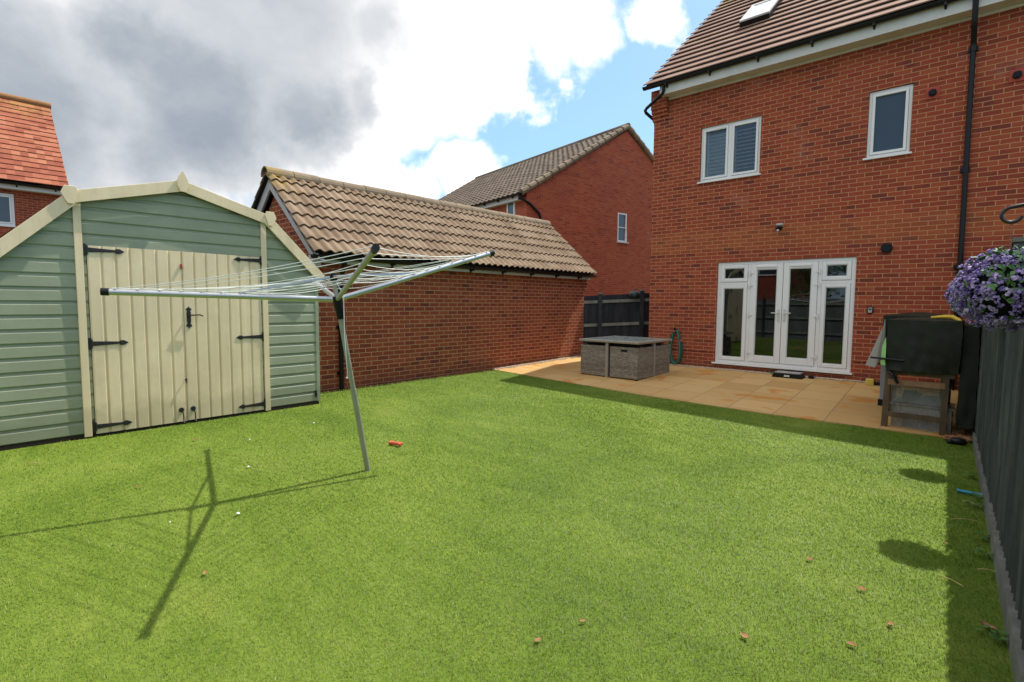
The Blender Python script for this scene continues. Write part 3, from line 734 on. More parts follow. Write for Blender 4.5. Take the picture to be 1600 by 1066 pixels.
# patio doors
dx0, dx1, dz0, dz1 = DOOR
m = MB(); y0, y1 = YH+.028, YH+.098
XA, XM, XB = -3.475, -2.86, -2.245
for a, b in ((dx0+.003, dx0+.07), (dx1-.07, dx1-.003)): m.box(a, b, y0, y1, dz0+.03, dz1-.003)
m.box(dx0+.07, dx1-.07, y0, y1, dz1-.06, dz1-.003); m.box(dx0+.07, dx1-.07, y0, y1, dz0+.03, dz0+.09)
for x in (XA, XB): m.box(x-.032, x+.032, y0, y1, dz0+.09, dz1-.06)
zt = 1.82
for a, b in ((dx0+.07, XA-.032), (XB+.032, dx1-.07)): m.box(a, b, y0, y1, zt-.03, zt+.03)
pd = mesh('patio_door', m, M['white'], house, bevel=.005, label='white glazed double doors with a fixed side panel and fanlight each side')
m = MB(); m.box(dx0-.04, dx1+.03, YH-.05, y1, dz0-.002, dz0+.028); sub('sill', m, M['white'], pd, house, bevel=.004)
def glazed(name, a, b, c, d, fw, yo, dd=.03, fwb=None):
    s = MB(); fb = fwb or fw
    s.box(a, a+fw, yo, yo+.06, c, d); s.box(b-fw, b, yo, yo+.06, c, d); s.box(a+fw, b-fw, yo, yo+.06, c, c+fb); s.box(a+fw, b-fw, yo, yo+.06, d-fw, d)
    o = sub(name, s, M['white'], pd, house, bevel=.006)
    bd = MB(); k = .014      # glazing bead
    bd.box(a+fw, a+fw+k, yo+.012, yo+.05, c+fb, d-fw); bd.box(b-fw-k, b-fw, yo+.012, yo+.05, c+fb, d-fw); bd.box(a+fw+k, b-fw-k, yo+.012, yo+.05, c+fb, c+fb+k); bd.box(a+fw+k, b-fw-k, yo+.012, yo+.05, d-fw-k, d-fw)
    sub('glazing_bead', bd, M['black'] if False else M['white_dull'], pd, house)
    p = MB(); p.quad((a+fw, yo+dd, c+fb),(b-fw, yo+dd, c+fb),(b-fw, yo+dd, d-fw),(a+fw, yo+dd, d-fw)); sub('pane', p, M['glass'], pd, house)
for a, b in ((dx0+.073, XA-.035), (XB+.035, dx1-.073)):
    glazed('side_panel', a, b, dz0+.093, zt-.033, .06, YH+.014); glazed('fanlight', a, b, zt+.033, dz1-.063, .06, YH+.014)
glazed('door_leaf', XA+.035, XM-.004, dz0+.093, dz1-.063, .10, YH+.012, fwb=.12); glazed('door_leaf', XM+.004, XB-.035, dz0+.093, dz1-.063, .10, YH+.012, fwb=.12)
for s in (-1, 1):
    x = XM+s*.052; m = MB(); m.box(x-.016, x+.016, YH-.002, YH+.012, 1.08, 1.32); m.tube([(x,YH-.0,1.24),(x,YH-.05,1.24)], .010, 8); m.tube([(x,YH-.045,1.24),(x+s*.12,YH-.045,1.245)], .009, 8)
    sub('handle', m, M['white_dull'], pd, house)
    for z in (.45, 1.2, 1.78, 2.02):
        xh = XA+.01 if s < 0 else XB-.01
        m = MB(); m.tube([(xh,YH+.002,z-.045),(xh,YH+.002,z+.045)], .013, 8); m.box(xh-.008 if s < 0 else xh-.07, xh+.07 if s < 0 else xh+.008, YH-.001, YH+.012, z-.014, z+.014); sub('hinge', m, M['white'], pd, house)
    xa, xb = (XA+.14, XM-.12) if s < 0 else (XM+.12, XB-.14)
    m = MB(); m.box(xa, xb, YH-.006, YH+.012, dz1-.125, dz1-.10); sub('trickle_vent', m, M['white'], pd, house)
# vents
def round_vent(x, z, r, mat, sq=None, label=None):
    m = MB(); 
    if sq: m.box(x-sq, x+sq, YH-.014, YH-.001, z-sq, z+sq)
    v = mesh('vent', m, M[mat], house, label=label) if sq else None
    m = MB(); m.tube([(x,YH-.001,z),(x,YH-.05,z)], [r, r*.94], 20); m.tube([(x,YH-.05,z),(x,YH-.062,z)], [r*.78, r*.7], 20)
    for k in range(-2, 3): m.box(x-r*.75, x+r*.75, YH-.068, YH-.055, z+k*r*.28-.004, z+k*r*.28+.004)
    if v: sub('grille', m, M['black'], v, house, smooth=True)
    else: mesh('vent', m, M['black'], house, smooth=True, label=label)
round_vent(-1.27, 2.37, .085, 'black', label='round black wall vent')
round_vent(-.79, 4.78, .055, 'rust_vent', .088, 'terracotta square vent with a round black grille')
round_vent(.18, 4.79, .055, 'rust_vent', .088, 'terracotta square vent with a round black grille')
# damp course line
m = MB(); m.box(XL, dx0-.05, YH-.006, YH-.001, .40, .412); m.box(dx1+.05, XR, YH-.006, YH-.001, .40, .412); mesh('damp_course', m, M['dark_gap'], house)
m = MB(); m.tube([(-1.62,YH-.012,1.33),(-1.62,YH-.012,.39),(-1.5,YH-.012,.39)], .006, 6); 

# ------------------------------------------------------------------ garage
GX = -7.543; GY0, GY1 = 3.95, 11.13; GB = -10.06
garage = thing('brick_garage', 'low red brick garage with a wavy brown tiled roof along the left of the lawn', 'garage', (GX, GY0, 0))
m = MB(); zt_ = 2.10; xm = (GX+GB)/2; ga = math.atan(.89)
m.quad((GX,GY0,-.3),(GX,GY1,-.3),(GX,GY1,zt_),(GX,GY0,zt_)); m.quad((GB,GY0,-.3),(GB,GY1,-.3),(GB,GY1,zt_),(GB,GY0,zt_))
for y in (GY0, GY1): m.add([(GX,y,-.3),(GB,y,-.3),(GB,y,zt_),(xm,y,zt_+.89*(GX-xm)),(GX,y,zt_)], [(0,1,2,3,4)])
for i, (o, z0, z1) in enumerate(((.03,1.76,1.835),(.06,1.835,1.91),(.09,1.91,1.99))): m.box(GX+.001, GX+o, GY1-.10, GY1+.06, z0, z1)
mesh('wall', m, M['brick_garage'], garage)
m = MB(); gs = (-7.25-xm)/math.cos(ga)
tile_roof(m, (-7.25, 3.775, 2.11), (0,1,0), (-math.cos(ga),0,math.sin(ga)), 7.42, gs, .302, .1675, .040, .036, 10)
tile_roof(m, (2*xm+7.25, 3.775, 2.11), (0,1,0), (math.cos(ga),0,math.sin(ga)), 7.42, gs, .302, .1675, .034, .026, 6)
gr = mesh('roof', m, M['tile_garage'], garage, smooth=True)
for s in (1, -1): underlay(garage, gr, (xm+s*(-7.25-xm), 3.775, 2.11), (0,1,0), (-s*math.cos(ga),0,math.sin(ga)), 7.42, gs)
m = MB(); zr = 2.11+.89*(-7.25-xm); y = 3.76; i = 0; rr = random.Random(2)
while y < 11.2:
    l = min(.455, 11.21-y); dz = rr.uniform(-.006,.006)
    pts = [(xm+.13*math.cos(t), zr-.045+dz+.135*math.sin(t)) for t in np.linspace(-.15, PI+.15, 11)]; inn = [(xm+.11*math.cos(t), zr-.045+dz+.115*math.sin(t)) for t in np.linspace(PI+.15, -.15, 11)]
    m.prism([(a, b) for a, b in pts+inn], 'y', y, y+l-.012); y += .455
sub('ridge', m, M['ridge_garage'], gr, garage)
# barge boards + soffits at the gable
m = MB()
for s in (1, -1):
    ex = xm+s*(-7.25-xm); a = Vector((ex, 3.845, 2.05)); b = Vector((xm, 3.845, zr-.06))
    d = (b-a).normalized(); nn_ = Vector((-d.z, 0, d.x))*(1 if s < 0 else -1)
    if nn_.z > 0: nn_ = -nn_
    m.add([a, b, b+Vector((0,0,-.20)), a+nn_*.13+Vector((0,0,-.0)), a+Vector((0,.025,0)), b+Vector((0,.025,0)), b+Vector((0,.025,-.20)), a+nn_*.13+Vector((0,.025,0))],
          [(0,1,2,3),(7,6,5,4),(0,4,5,1),(1,5,6,2),(2,6,7,3),(3,7,4,0)])
    a2 = a+Vector((0,.025,-.045)); b2 = b+Vector((0,.025,-.05)); m.quad(a2, b2, b2+Vector((0,.08,0)), a2+Vector((0,.08,0)))
    # undercloak strip under the verge tiles
    a3 = a+Vector((0,-.06,.045)); b3 = b+Vector((0,-.06,.045)); m.quad(a3, b3, b3+Vector((0,.07,-.01)), a3+Vector((0,.07,-.01)))
# boxed end
m.prism([(-7.36,1.93),(-7.56,1.93),(-7.56,2.10),(-7.36,2.10)], 'y', 3.848, 3.945)
mesh('barge_board', m, M['grey_board'], garage)
m = MB(); m.box(-7.40, -7.375, 3.87, GY1+.0, 1.985, 2.10); m.box(GX+.002, -7.402, 3.87, GY1, 1.99, 2.004); mesh('fascia', m, M['white_dull'], garage)
m = MB(); gutter_run(m, (-7.305, 3.80, 2.085), (-7.305, 11.21, 2.085), .055, (1,0,0)); mesh('gutter', m, M['black'], garage, smooth=True)
m = tubes([(-7.305,4.30,2.06),(-7.305,4.30,1.98),(-7.33,4.30,1.92),(-7.45,4.32,1.78),(-7.49,4.325,1.72),(-7.495,4.327,1.66),(-7.495,4.327,-.05)])
for z in (1.62, 1.0, .28): m.tube([(-7.495,4.327,z-.03),(-7.495,4.327,z+.03)], .044, 10); m.box(GX+.002,-7.5,4.27,4.385,z-.02,z+.02)
mesh('downpipe', m, M['black'], garage, smooth=True)

# ------------------------------------------------------------------ house beyond the garage (turned a little)
E0 = Vector((-11.897,13.961,0)); g = Vector((.213,.977,0)).normalized(); h = Vector((-g.y, g.x, 0))
far = thing('detached_house', 'red brick house with a brown tiled gable roof behind the garage', 'house', E0)
ZEf, ZA, UA = 5.22, 8.30, 4.95; LEN = 11.1; UW = 9.6
def FP(u, v, z): return E0+g*u+h*v+Vector((0,0,z))
m = MB()
gw = (4.53, 5.06, 3.83, 4.97)
us = [0, gw[0], gw[1], UW]; zs = [-.4, gw[2], gw[3], ZEf]
for i in range(3):
    for j in range(3):
        if i == 1 and j == 1: continue
        m.quad(FP(us[i],0,zs[j]),FP(us[i+1],0,zs[j]),FP(us[i+1],0,zs[j+1]),FP(us[i],0,zs[j+1]))
m.add([FP(0,0,ZEf),FP(UW,0,ZEf),FP(UA,0,ZA-.12)], [(0,1,2)])
m.quad(FP(0,0,-.4),FP(0,LEN,-.4),FP(0,LEN,ZEf),FP(0,0,ZEf)); m.quad(FP(0,LEN,-.4),FP(UW,LEN,-.4),FP(UW,LEN,ZEf),FP(0,LEN,ZEf)); m.add([FP(0,LEN,ZEf),FP(UW,LEN,ZEf),FP(UA,LEN,ZA-.1)], [(0,1,2)])
mesh('wall', m, M['brick_far'], far)
m = MB(); s1 = (ZA-ZEf)/UA; a1 = math.atan(s1); up = g*math.cos(a1)+Vector((0,0,math.sin(a1)))
P0 = FP(-.28,-.04,ZEf-.28*s1+.06); tile_roof(m, P0, h, up, LEN+.1, (UA+.28)/math.cos(a1), .30, .30, .05, .03, 6)
s2 = (ZA-ZEf)/(UW-UA); a2 = math.atan(s2); up2 = -g*math.cos(a2)+Vector((0,0,math.sin(a2)))
tile_roof(m, FP(UW+.28,-.04,ZEf-.28*s2+.06), h, up2, LEN+.1, (UW+.28-UA)/math.cos(a2), .30, .30, .05, .03, 4)
rf = mesh('roof', m, M['tile_far'], far, smooth=True)
underlay(far, rf, P0, h, up, LEN+.1, (UA+.28)/math.cos(a1)); underlay(far, rf, FP(UW+.28,-.04,ZEf-.28*s2+.06), h, up2, LEN+.1, (UW+.28-UA)/math.cos(a2))
m = MB(); m.tube([FP(UA,-.08,ZA+.04), FP(UA,LEN+.08,ZA+.04)], .13, 10); sub('ridge', m, M['tile_far'], rf, far, smooth=True)
m = MB()
for (ua, za, ub, zb) in ((-.25, ZEf-.15+.08, UA, ZA+.06), (UW+.25, ZEf-.15+.08, UA, ZA+.06)):
    n_ = 16
    for i in range(n_):
        t0, t1 = i/n_, (i+.97)/n_; a = FP(ua+(ub-ua)*t0, -.09, za+(zb-za)*t0-.02+.02); b = FP(ua+(ub-ua)*t1, -.09, za+(zb-za)*t1-.035+.02)
        m.tube([a+h*.06, b+h*.06], [.115,.10], 8)
mesh('verge', m, M['ridge_garage'], far, smooth=True)
m = MB(); a = FP(-.22,.25,ZEf-.26); m.beam(FP(-.20,.22,ZEf-.20), FP(-.20,LEN,ZEf-.20), .03, .18); m.beam(FP(-.10,.22,ZEf-.28), FP(-.10,LEN,ZEf-.28), .2, .015); mesh('fascia', m, M['white_dull'], far)
m = MB(); gutter_run(m, FP(-.30,-.02,ZEf-.10), FP(-.30,LEN,ZEf-.10), .06, -g); mesh('gutter', m, M['black'], far, smooth=True)
m = tubes([FP(-.28,.05,ZEf-.12),FP(-.26,.02,ZEf-.25),FP(.1,-.06,ZEf-.42),FP(.50,-.06,ZEf-.70),FP(.56,-.06,ZEf-.80),FP(.56,-.06,-.2)], r=.045); mesh('downpipe', m, M['black'], far, smooth=True)
def fwin(u0, u1, z0, z1, bar=True):
    m = MB()
    def bx(a, b, c, d, o0=.0, o1=.07, mm=None): (mm or m).obox((FP((a+b)/2, -(o0-.02)+.02, (c+d)/2)), g*(b-a)/2, h*(o1-o0)/2, Vector((0,0,(d-c)/2)))
    bx(u0,u0+.06,z0,z1); bx(u1-.06,u1,z0,z1); bx(u0+.06,u1-.06,z0,z0+.06); bx(u0+.06,u1-.06,z1-.06,z1)
    if bar: bx(u0+.06,u1-.06,(z0+z1)/2-.015,(z0+z1)/2+.015)
    wv = mesh('window', m, M['white'], far)
    p = MB(); p.quad(FP(u0+.05,.05,z0+.05),FP(u1-.05,.05,z0+.05),FP(u1-.05,.05,z1-.05),FP(u0+.05,.05,z1-.05)); sub('pane', p, M['glass_far'], wv, far)
    s = MB(); s.obox(FP((u0+u1)/2,-.03,z0-.02), g*((u1-u0)/2+.05), h*.05, Vector((0,0,.02))); sub('sill', s, M['white_dull'], wv, far)
fwin(*gw)
m = MB(); v0, v1, z0, z1 = .64, 1.12, 4.0, 5.03
for (a, b, c, d) in ((v0,v0+.07,z0,z1),(v1-.07,v1,z0,z1),(v0+.07,v1-.07,z0,z0+.07),(v0+.07,v1-.07,z1-.07,z1)): m.obox(FP(-.02,(a+b)/2,(c+d)/2), h*(b-a)/2, g*.03, Vector((0,0,(d-c)/2)))
wv = mesh('window', m, M['cream_upvc'], far); p = MB(); p.quad(FP(-.02,v0+.06,z0+.06),FP(-.02,v1-.06,z0+.06),FP(-.02,v1-.06,z1-.06),FP(-.02,v0+.06,z1-.06)); sub('pane', p, M['glass_far'], wv, far)

# ------------------------------------------------------------------ house on the left beyond the shed
LX = -22.3; ly1 = 3.15
left = thing('terraced_house', 'red brick house with a steep orange clay tile roof behind the shed on the left', 'house', (LX, ly1, 0))
m = MB(); lw = (-.3, 1.95, 3.62, 4.60); ze = 4.80
wall_holes(m, 'x', LX, -12., ly1, -.4, ze+.1, [lw], .09, -1)
m.quad((LX,ly1,-.4),(LX-6.,ly1,-.4),(LX-6.,ly1,ze+.1),(LX,ly1,ze+.1)); la = math.atan(1.12); m.add([(LX,ly1,ze+.1),(LX-6.,ly1,ze+.1),(LX-2.95,ly1,ze+.1+2.95*1.0)], [(0,1,2)])
mesh('wall', m, M['brick_red'], left)
m = MB(); lr = 2.85/math.cos(la)
tile_roof(m, (LX+.32, -12.1, 4.96), (0,1,0), (-math.cos(la),0,math.sin(la)), 15.33, lr, .245, thick=.03)
tile_roof(m, (LX+.32-5.7, -12.1, 4.96), (0,1,0), (math.cos(la),0,math.sin(la)), 15.33, lr, .245, thick=.03)
rl = mesh('roof', m, M['tile_red'], left)
for s in (1, -1): underlay(left, rl, (LX+.32-(0 if s > 0 else 5.7), -12.1, 4.96), (0,1,0), (-s*math.cos(la),0,math.sin(la)), 15.33, lr)
m = MB(); m.tube([(LX+.32-2.85, -12.1, 4.96+2.85*1.12+.0),(LX+.32-2.85, 3.26, 4.96+2.85*1.12+.0)], .12, 10); sub('ridge', m, plain('mossy_ridge', (.30,.15,.065), .9, .1, var=.4, scale=8.), rl, left, smooth=True)
m = MB(); m.box(LX+.22, LX+.245, -12, ly1+.05, 4.72, 4.90); m.box(LX+.002, LX+.22, -12, ly1+.05, 4.722, 4.74); mesh('fascia', m, M['white_dull'], left)
m = MB(); gutter_run(m, (LX+.32, -12, 4.90), (LX+.32, 3.2, 4.90), .065, (1,0,0)); mesh('gutter', m, M['black'], left, smooth=True)
window(left, 'x', LX, *lw, mullions=(.8,), pane='glass_far', inset=.03, inward=-1, fw=.07)

# a gable peak seen just over the garage ridge
pk = thing('distant_house', 'brick gable peak with a brown tiled roof just showing above the garage ridge', 'house', (-33.6,24.6,0))
m = MB(); hx = Vector((.745,.667,0)); hy = Vector((-.667,.745,0)); B = Vector((-33.6,24.6,0))
def KP(u, v, z): return B+hx*u+hy*v+Vector((0,0,z))
m.add([KP(-5,0,-.4),KP(5,0,-.4),KP(5,0,5.6),KP(0,0,9.6),KP(-5,0,5.6),KP(-5,9,-.4),KP(5,9,-.4),KP(5,9,5.6),KP(0,9,9.6),KP(-5,9,5.6)], [(0,1,2,3,4),(5,6,7,8,9),(0,5,9,4),(1,6,7,2)])
mesh('wall', m, M['brick_red'], pk)
m = MB(); a_ = math.atan(.8)
for s in (-1, 1): tile_roof(m, KP(s*5.3,-.12,5.45), hy, hx*(-s*math.cos(a_))+Vector((0,0,math.sin(a_))), 9.3, 5.3/math.cos(a_), .33, thick=.06)
mesh('roof', m, M['tile_far'], pk)

# ------------------------------------------------------------------ shed
SX = -6.751; SY0, SY1 = .34, 3.545; YC = 1.955; SD = -9.6
shed = thing('garden_shed', 'sage green timber shed with cream double doors and a barn-shaped roof', 'shed', (SX, YC, 0))
OUT = [(SY0-.02,1.72),(1.0,2.36),(YC,2.62),(2.89,2.36),(SY1+.0,1.72)]   # gable outline (y,z)
def y_range(z):
    if z <= OUT[0][1]: return SY0, SY1
    def at(a, b): return a[0]+(b[0]-a[0])*(z-a[1])/(b[1]-a[1])
    if z <= OUT[1][1]: return at(OUT[0], OUT[1]), at(OUT[4], OUT[3])
    zz = min(z, OUT[2][1]-.001)
    l, r = at(OUT[1], OUT[2]) if zz < OUT[2][1] else YC, OUT[3][0]+(OUT[2][0]-OUT[3][0])*(zz-OUT[3][1])/(OUT[2][1]-OUT[3][1])
    return l, r
DY0, DY1, DZ0, DZ1 = 1.095, 2.80, .035, 1.955
m = MB(); B_ = .135; z = .045; rows = []
while z < 2.62:
    for dz, dx in ((0., .014), (.007, .019), (.098, .017), (.112, .004), (.134, .002)): rows.append((z+dz, dx))
    z += B_
rows = [r for r in rows if r[0] < 2.615]+[(2.616, .004)]
cuts = sorted([1.72, 2.36, DZ0, DZ1])
full = []
for a, b in zip(rows, rows[1:]):
    full.append(a)
    for c in cuts:
        if a[0]+1e-5 < c < b[0]-1e-5:
            t = (c-a[0])/(b[0]-a[0]); full.append((c, a[1]+(b[1]-a[1])*t))
full.append(rows[-1])
for (za, xa), (zb, xb) in zip(full, full[1:]):
    la, ra = y_range(za); lb, rb = y_range(zb)
    segs = [((la, lb), (ra, rb))]
    if DZ0-1e-6 <= za and zb <= DZ1+1e-6: segs = [((la, lb), (DY0, DY0)), ((DY1, DY1), (ra, rb))]
    for (p, q), (r, s) in segs: m.quad((SX+xa-.012,p,za),(SX+xa-.012,r,za),(SX+xb-.012,s,zb),(SX+xb-.012,q,zb))
# side and back walls
for y in (SY0, SY1): m.quad((SX-.001,y,.045),(SD,y,.045),(SD,y,1.72),(SX-.001,y,1.72))
m.add([(SD,y,z) for y, z in [(SY0,.045),(SY1,.045)]+OUT[::-1]], [tuple(range(7))])
mesh('cladding', m, M['green'], shed)
m = MB(); m.box(SX-.02, SX+.012, SY1-.03, SY1+.018, .04, 1.70); mesh('corner_post', m, M['green'], shed, bevel=.003)
m = MB(); m.box(SX-.015, SX+.003, SY0, SY1, -.03, .047); m.box(SD, SX-.016, SY1-.05, SY1-.005, -.03, .04); mesh('base_bearer', m, M['dark_gap'], shed)
m = MB(); m.box(SX-.08, SX-.05, DY0-.05, DY1+.05, .0, 2.); mesh('door_lining', m, M['dark_gap'], shed)
for y in (1.035, 2.845):
    m = MB(); m.box(SX+.006, SX+.032, y-.032, y+.032, .012, 2.375); mesh('batten', m, M['cream'], shed, bevel=.003)
# roof felt
m = MB(); ro = [(SY0-.16,1.70),(.985,2.45),(YC,2.715),(2.905,2.45),(SY1+.13,1.70)]
for a, b in zip(ro, ro[1:]):
    m.quad((SX+.05,a[0],a[1]),(SX+.05,b[0],b[1]),(SD,b[0],b[1]),(SD,a[0],a[1])); 
mesh('roof', m, M['felt'], shed)
m = MB(); ins = 0.0
def board(a, b, wdt, x0, x1):
    a, b = Vector((0,*a)), Vector((0,*b)); d = (b-a).normalized(); n = Vector((0,-d.z,d.y)); 
    if n.z > 0: n = -n
    q = [a, b, b+n*wdt, a+n*wdt]; m.add([(x0,p.y,p.z) for p in q]+[(x1,p.y,p.z) for p in q], [(0,1,2,3),(7,6,5,4),(0,4,5,1),(1,5,6,2),(2,6,7,3),(3,7,4,0)])
ro2 = [(ro[0][0]-.0,1.665),(.985,2.47),(YC,2.735),(2.905,2.47),(SY1+.085,1.75)]
for i_, (a, b) in enumerate(zip(ro2, ro2[1:])): 
    o_ = .003*(i_ % 2); m = MB(); board(a, b, .118, SX+.052+o_, SX+.076+o_); mesh('barge_board', m, M['cream'], shed, bevel=.003)
m = MB(); fin = [(YC,2.835),(YC+.028,2.79),(YC+.055,2.73),(YC+.052,2.665),(YC+.026,2.605),(YC-.026,2.605),(YC-.052,2.665),(YC-.055,2.73),(YC-.028,2.79)]
m.prism(fin, 'x', SX+.08, SX+.105); mesh('finial', m, M['cream'], shed, bevel=.003)
for y, s in ((.985,-1),(2.905,1)):
    m = MB(); m.prism([(y+s*.045,2.512),(y-s*.045,2.512),(y-s*.06,2.46),(y-s*.025,2.34),(y+s*.025,2.34),(y+s*.075,2.44)], 'x', SX+.08, SX+.10); mesh('joint_cover', m, M['cream'], shed, bevel=.003)
# doors
def leaf(ya, yb, z0, z1, tilt, hinge_side, npl):
    m = MB(); wpl = (yb-ya)/npl; pro = []
    for i in range(npl):
        a = ya+i*wpl
        pro += [(a+.001, .0), (a+.012, .016), (a+wpl-.020, .016), (a+wpl-.012, .006), (a+wpl-.003, .006)]
    pro[-1] = (yb, .014); pro[0] = (ya, .012)
    def X(d): return SX+.004+d
    for (p, dp), (q, dq) in zip(pro, pro[1:]):
        zp, zq = tilt*(p-ya)/(yb-ya), tilt*(q-ya)/(yb-ya)
        m.quad((X(dp),p,z0+zp),(X(dq),q,z0+zq),(X(dq),q,z1+zq),(X(dp),p,z1+zp))
    m.quad((X(0)-.02,ya,z0),(X(.012),ya,z0),(X(.012),ya,z1),(X(0)-.02,ya,z1)); m.quad((X(0)-.02,yb,z0+tilt),(X(.014),yb,z0+tilt),(X(.014),yb,z1+tilt),(X(0)-.02,yb,z1+tilt))
    m.quad((X(0)-.02,ya,z0),(X(0)-.02,yb,z0+tilt),(X(.012),yb,z0+tilt),(X(.012),ya,z0))
    d = mesh('door', m, M['cream'], shed)
    hy = ya if hinge_side < 0 else yb
    for z in (z0+.075, (z0+z1)/2-.03, z1-.045):
        if hinge_side > 0: z += tilt
        k = MB(); s = 1 if hinge_side < 0 else -1; xh = SX+.021
        k.box(xh-.0, xh+.006, min(hy-s*.065, hy-s*.008), max(hy-s*.065, hy-s*.008), z-.06, z+.06)
        k.tube([(xh+.004,hy-s*.002,z-.045),(xh+.004,hy-s*.002,z+.045)], .009, 8)
        st = [(hy+s*.004, z-.024),(hy+s*.23, z-.012),(hy+s*.235, z-.022),(hy+s*.265, z-.026),(hy+s*.31, z),(hy+s*.265, z+.026),(hy+s*.235, z+.022),(hy+s*.23, z+.012),(hy+s*.004, z+.024)]
        k.prism(st, 'x', xh, xh+.006)
        for q in (.04,.11,.18,.25): k.ball((xh+.006,hy+s*q,z), .007, 6, 4)
        sub('strap_hinge', k, M['black_iron'], d, shed)
    return d
d1 = leaf(1.10, 1.935, .030, 1.955, .0, -1, 7)
d2 = leaf(1.941, 2.795, .035, 1.955, -.004, 1, 7)
m = MB(); y = 1.985; z = 1.215; x = SX+.021
pl = [(y,z+.125),(y+.014,z+.105),(y+.03,z+.10),(y+.024,z+.082),(y+.014,z+.075),(y+.022,z+.05),(y+.02,z-.05),(y+.014,z-.075),(y+.026,z-.082),(y+.03,z-.10),(y+.014,z-.105),(y,z-.125)]
m.prism(pl+[(2*y-a, b) for a, b in pl[::-1][1:-1]], 'x', x, x+.007)
m.tube([(x,y,z+.025),(x+.045,y,z+.025)], .010, 8); m.tube([(x+.042,y,z+.025),(x+.045,y+.05,z+.027),(x+.045,y+.10,z+.03),(x+.045,y+.135,z+.014)], [.009,.008,.008,.007], 8); m.tube([(x,y,z-.04),(x+.012,y,z-.04)], .012, 10)
sub('handle', m, M['black_iron'], d2, shed)
m = MB(); m.box(SX+.020, SX+.034, 1.918, 1.934, 1.765, 1.815); m.box(SX+.034, SX+.040, 1.915, 1.937, 1.775, 1.79); sub('turn_button', m, M['rust_vent'], d1, shed)
m = MB(); m.tube([(SX+.022,1.925,.50),(SX+.05,1.93,.52),(SX+.05,1.93,.47)], .006, 6); m.ball((SX+.04,1.928,.51), .012, 6, 5); sub('latch', m, M['black_iron'], d1, shed)
for y, d in ((1.875, d1), (1.995, d2)):
    m = MB(); m.tube([(SX+.021,y,.165),(SX+.034,y,.165)], [.028,.024], 14); m.tube([(SX+.04,y+.006,.165),(SX+.05,y+.012,.10),(SX+.045,y+.014,.045)], .006, 6); m.tube([(SX+.045,y+.014,.047),(SX+.07,y+.014,.018)], .006, 6)
    sub('cabin_hook', m, M['black_iron'], d, shed)
m = MB(); m.tube([(SX+.012,SY1-.045,.16),(SX+.03,SY1-.045,.16),(SX+.035,SY1-.045,.12)], .007, 6); m.box(SX+.008, SX+.014, SY1-.06, SY1-.03, .10, .19); mesh('wall_hook', m, M['black_iron'], shed)

# ------------------------------------------------------------------ rotary airer
HUB = Vector((-3.875,2.209,1.428)); BASE = Vector((-3.932,2.507,-.075))
PD = (HUB-BASE).normalized(); TOP = HUB+PD*.185
air = thing('rotary_airer', 'silver four-armed rotary clothes airer on a leaning pole in the lawn', 'clothes airer', (BASE.x, BASE.y, BASE.z))
m = MB(); m.tube([BASE, BASE+(HUB-BASE)*.50], .0235, 14); m.tube([BASE+(HUB-BASE)*.47, HUB+PD*.02], .0205, 14); m.tube([HUB, TOP], .017, 12)
mesh('pole', m, M['alu_old'], air, smooth=True)
m = MB(); m.tube([HUB-PD*.16, HUB-PD*.06], [.027,.033], 12); m.tube([HUB-PD*.06, HUB+PD*.025], [.036,.040], 12); mesh('hub', m, M['black'], air, smooth=True)
m = MB(); m.tube([TOP-PD*.03, TOP+PD*.015], .028, 12); m.ball(TOP+PD*.025, .018, 8, 6); mesh('top_collar', m, M['black'], air, smooth=True)
TIPS = [Vector(v) for v in ((-4.359,.783,1.466),(-2.469,1.64,1.703),(-3.512,3.632,1.885),(-5.276,2.725,1.631))]
old = [False, True, False, False]
arms = []
for tp, ol in zip(TIPS, old):
    d = (tp-HUB).normalized(); s = HUB+d*.035
    sd = d.cross(Vector((0,0,1))).normalized(); un = sd.cross(d)
    m = MB(); prof = [(.017*math.cos(t), .021*math.sin(t)) for t in np.linspace(0, 2*PI, 13)[:-1]]; n = len(prof)
    # oval tube
    vs = [p+sd*a+un*b for p in (s, tp-d*.02) for a, b in prof]; m.add(vs, [(i, (i+1) % n, n+(i+1) % n, n+i) for i in range(n)]+[tuple(range(n)), tuple(range(n, 2*n))])
    a_ = mesh('arm', m, M['alu_old' if ol else 'alu'], air, smooth=True)
    k = MB(); vs = [p+sd*a*1.25+un*b*1.2 for p in (tp-d*.035, tp+d*.01) for a, b in prof]; k.add(vs, [(i, (i+1) % n, n+(i+1) % n, n+i) for i in range(n)]+[tuple(range(n)), tuple(range(n, 2*n))])
    sub('end_cap', k, M['black'], a_, air, smooth=True)
    for q in range(8):
        k = MB(); k.obox(s+(tp-s)*(.36+.085*q)+un*.022, sd*.013, d*.006, un*.004); sub('line_clip', k, M['white'], a_, air)
    # strut from the top collar to the arm
    e = HUB+(tp-HUB)*.47+un*.02; st = TOP+(e-TOP).normalized()*.02
    k = MB(); k.beam(st, e, .012, .019); mesh('strut', k, M['alu'], air, bevel=.002)
def sag(a, b, dz, n=8): return [a+(b-a)*t/n-Vector((0,0,dz*4*(t/n)*(1-t/n))) for t in range(n+1)]
rr = random.Random(11); m = MB()
for q in range(8):
    fq = .36+.085*q
    for i in range(4):
        a = HUB+(TIPS[i]-HUB)*fq+Vector((0,0,.026)); b = HUB+(TIPS[(i+1) % 4]-HUB)*(fq+.01)+Vector((0,0,.026))
        m.tube(sag(a, b, rr.uniform(.005,.045)*(.5+fq)), .0025, 5)
mesh('washing_line', m, M['line'], air)
m = MB(); a = HUB+Vector((.045,.03,.03)); m.tube([a, a+Vector((.004,0,-.3)), a+Vector((-.012,.03,-.62)), a+Vector((-.016,.03,-.66))], .0028, 5); m.ball(a+Vector((-.016,.03,-.67)), .010, 8, 6)
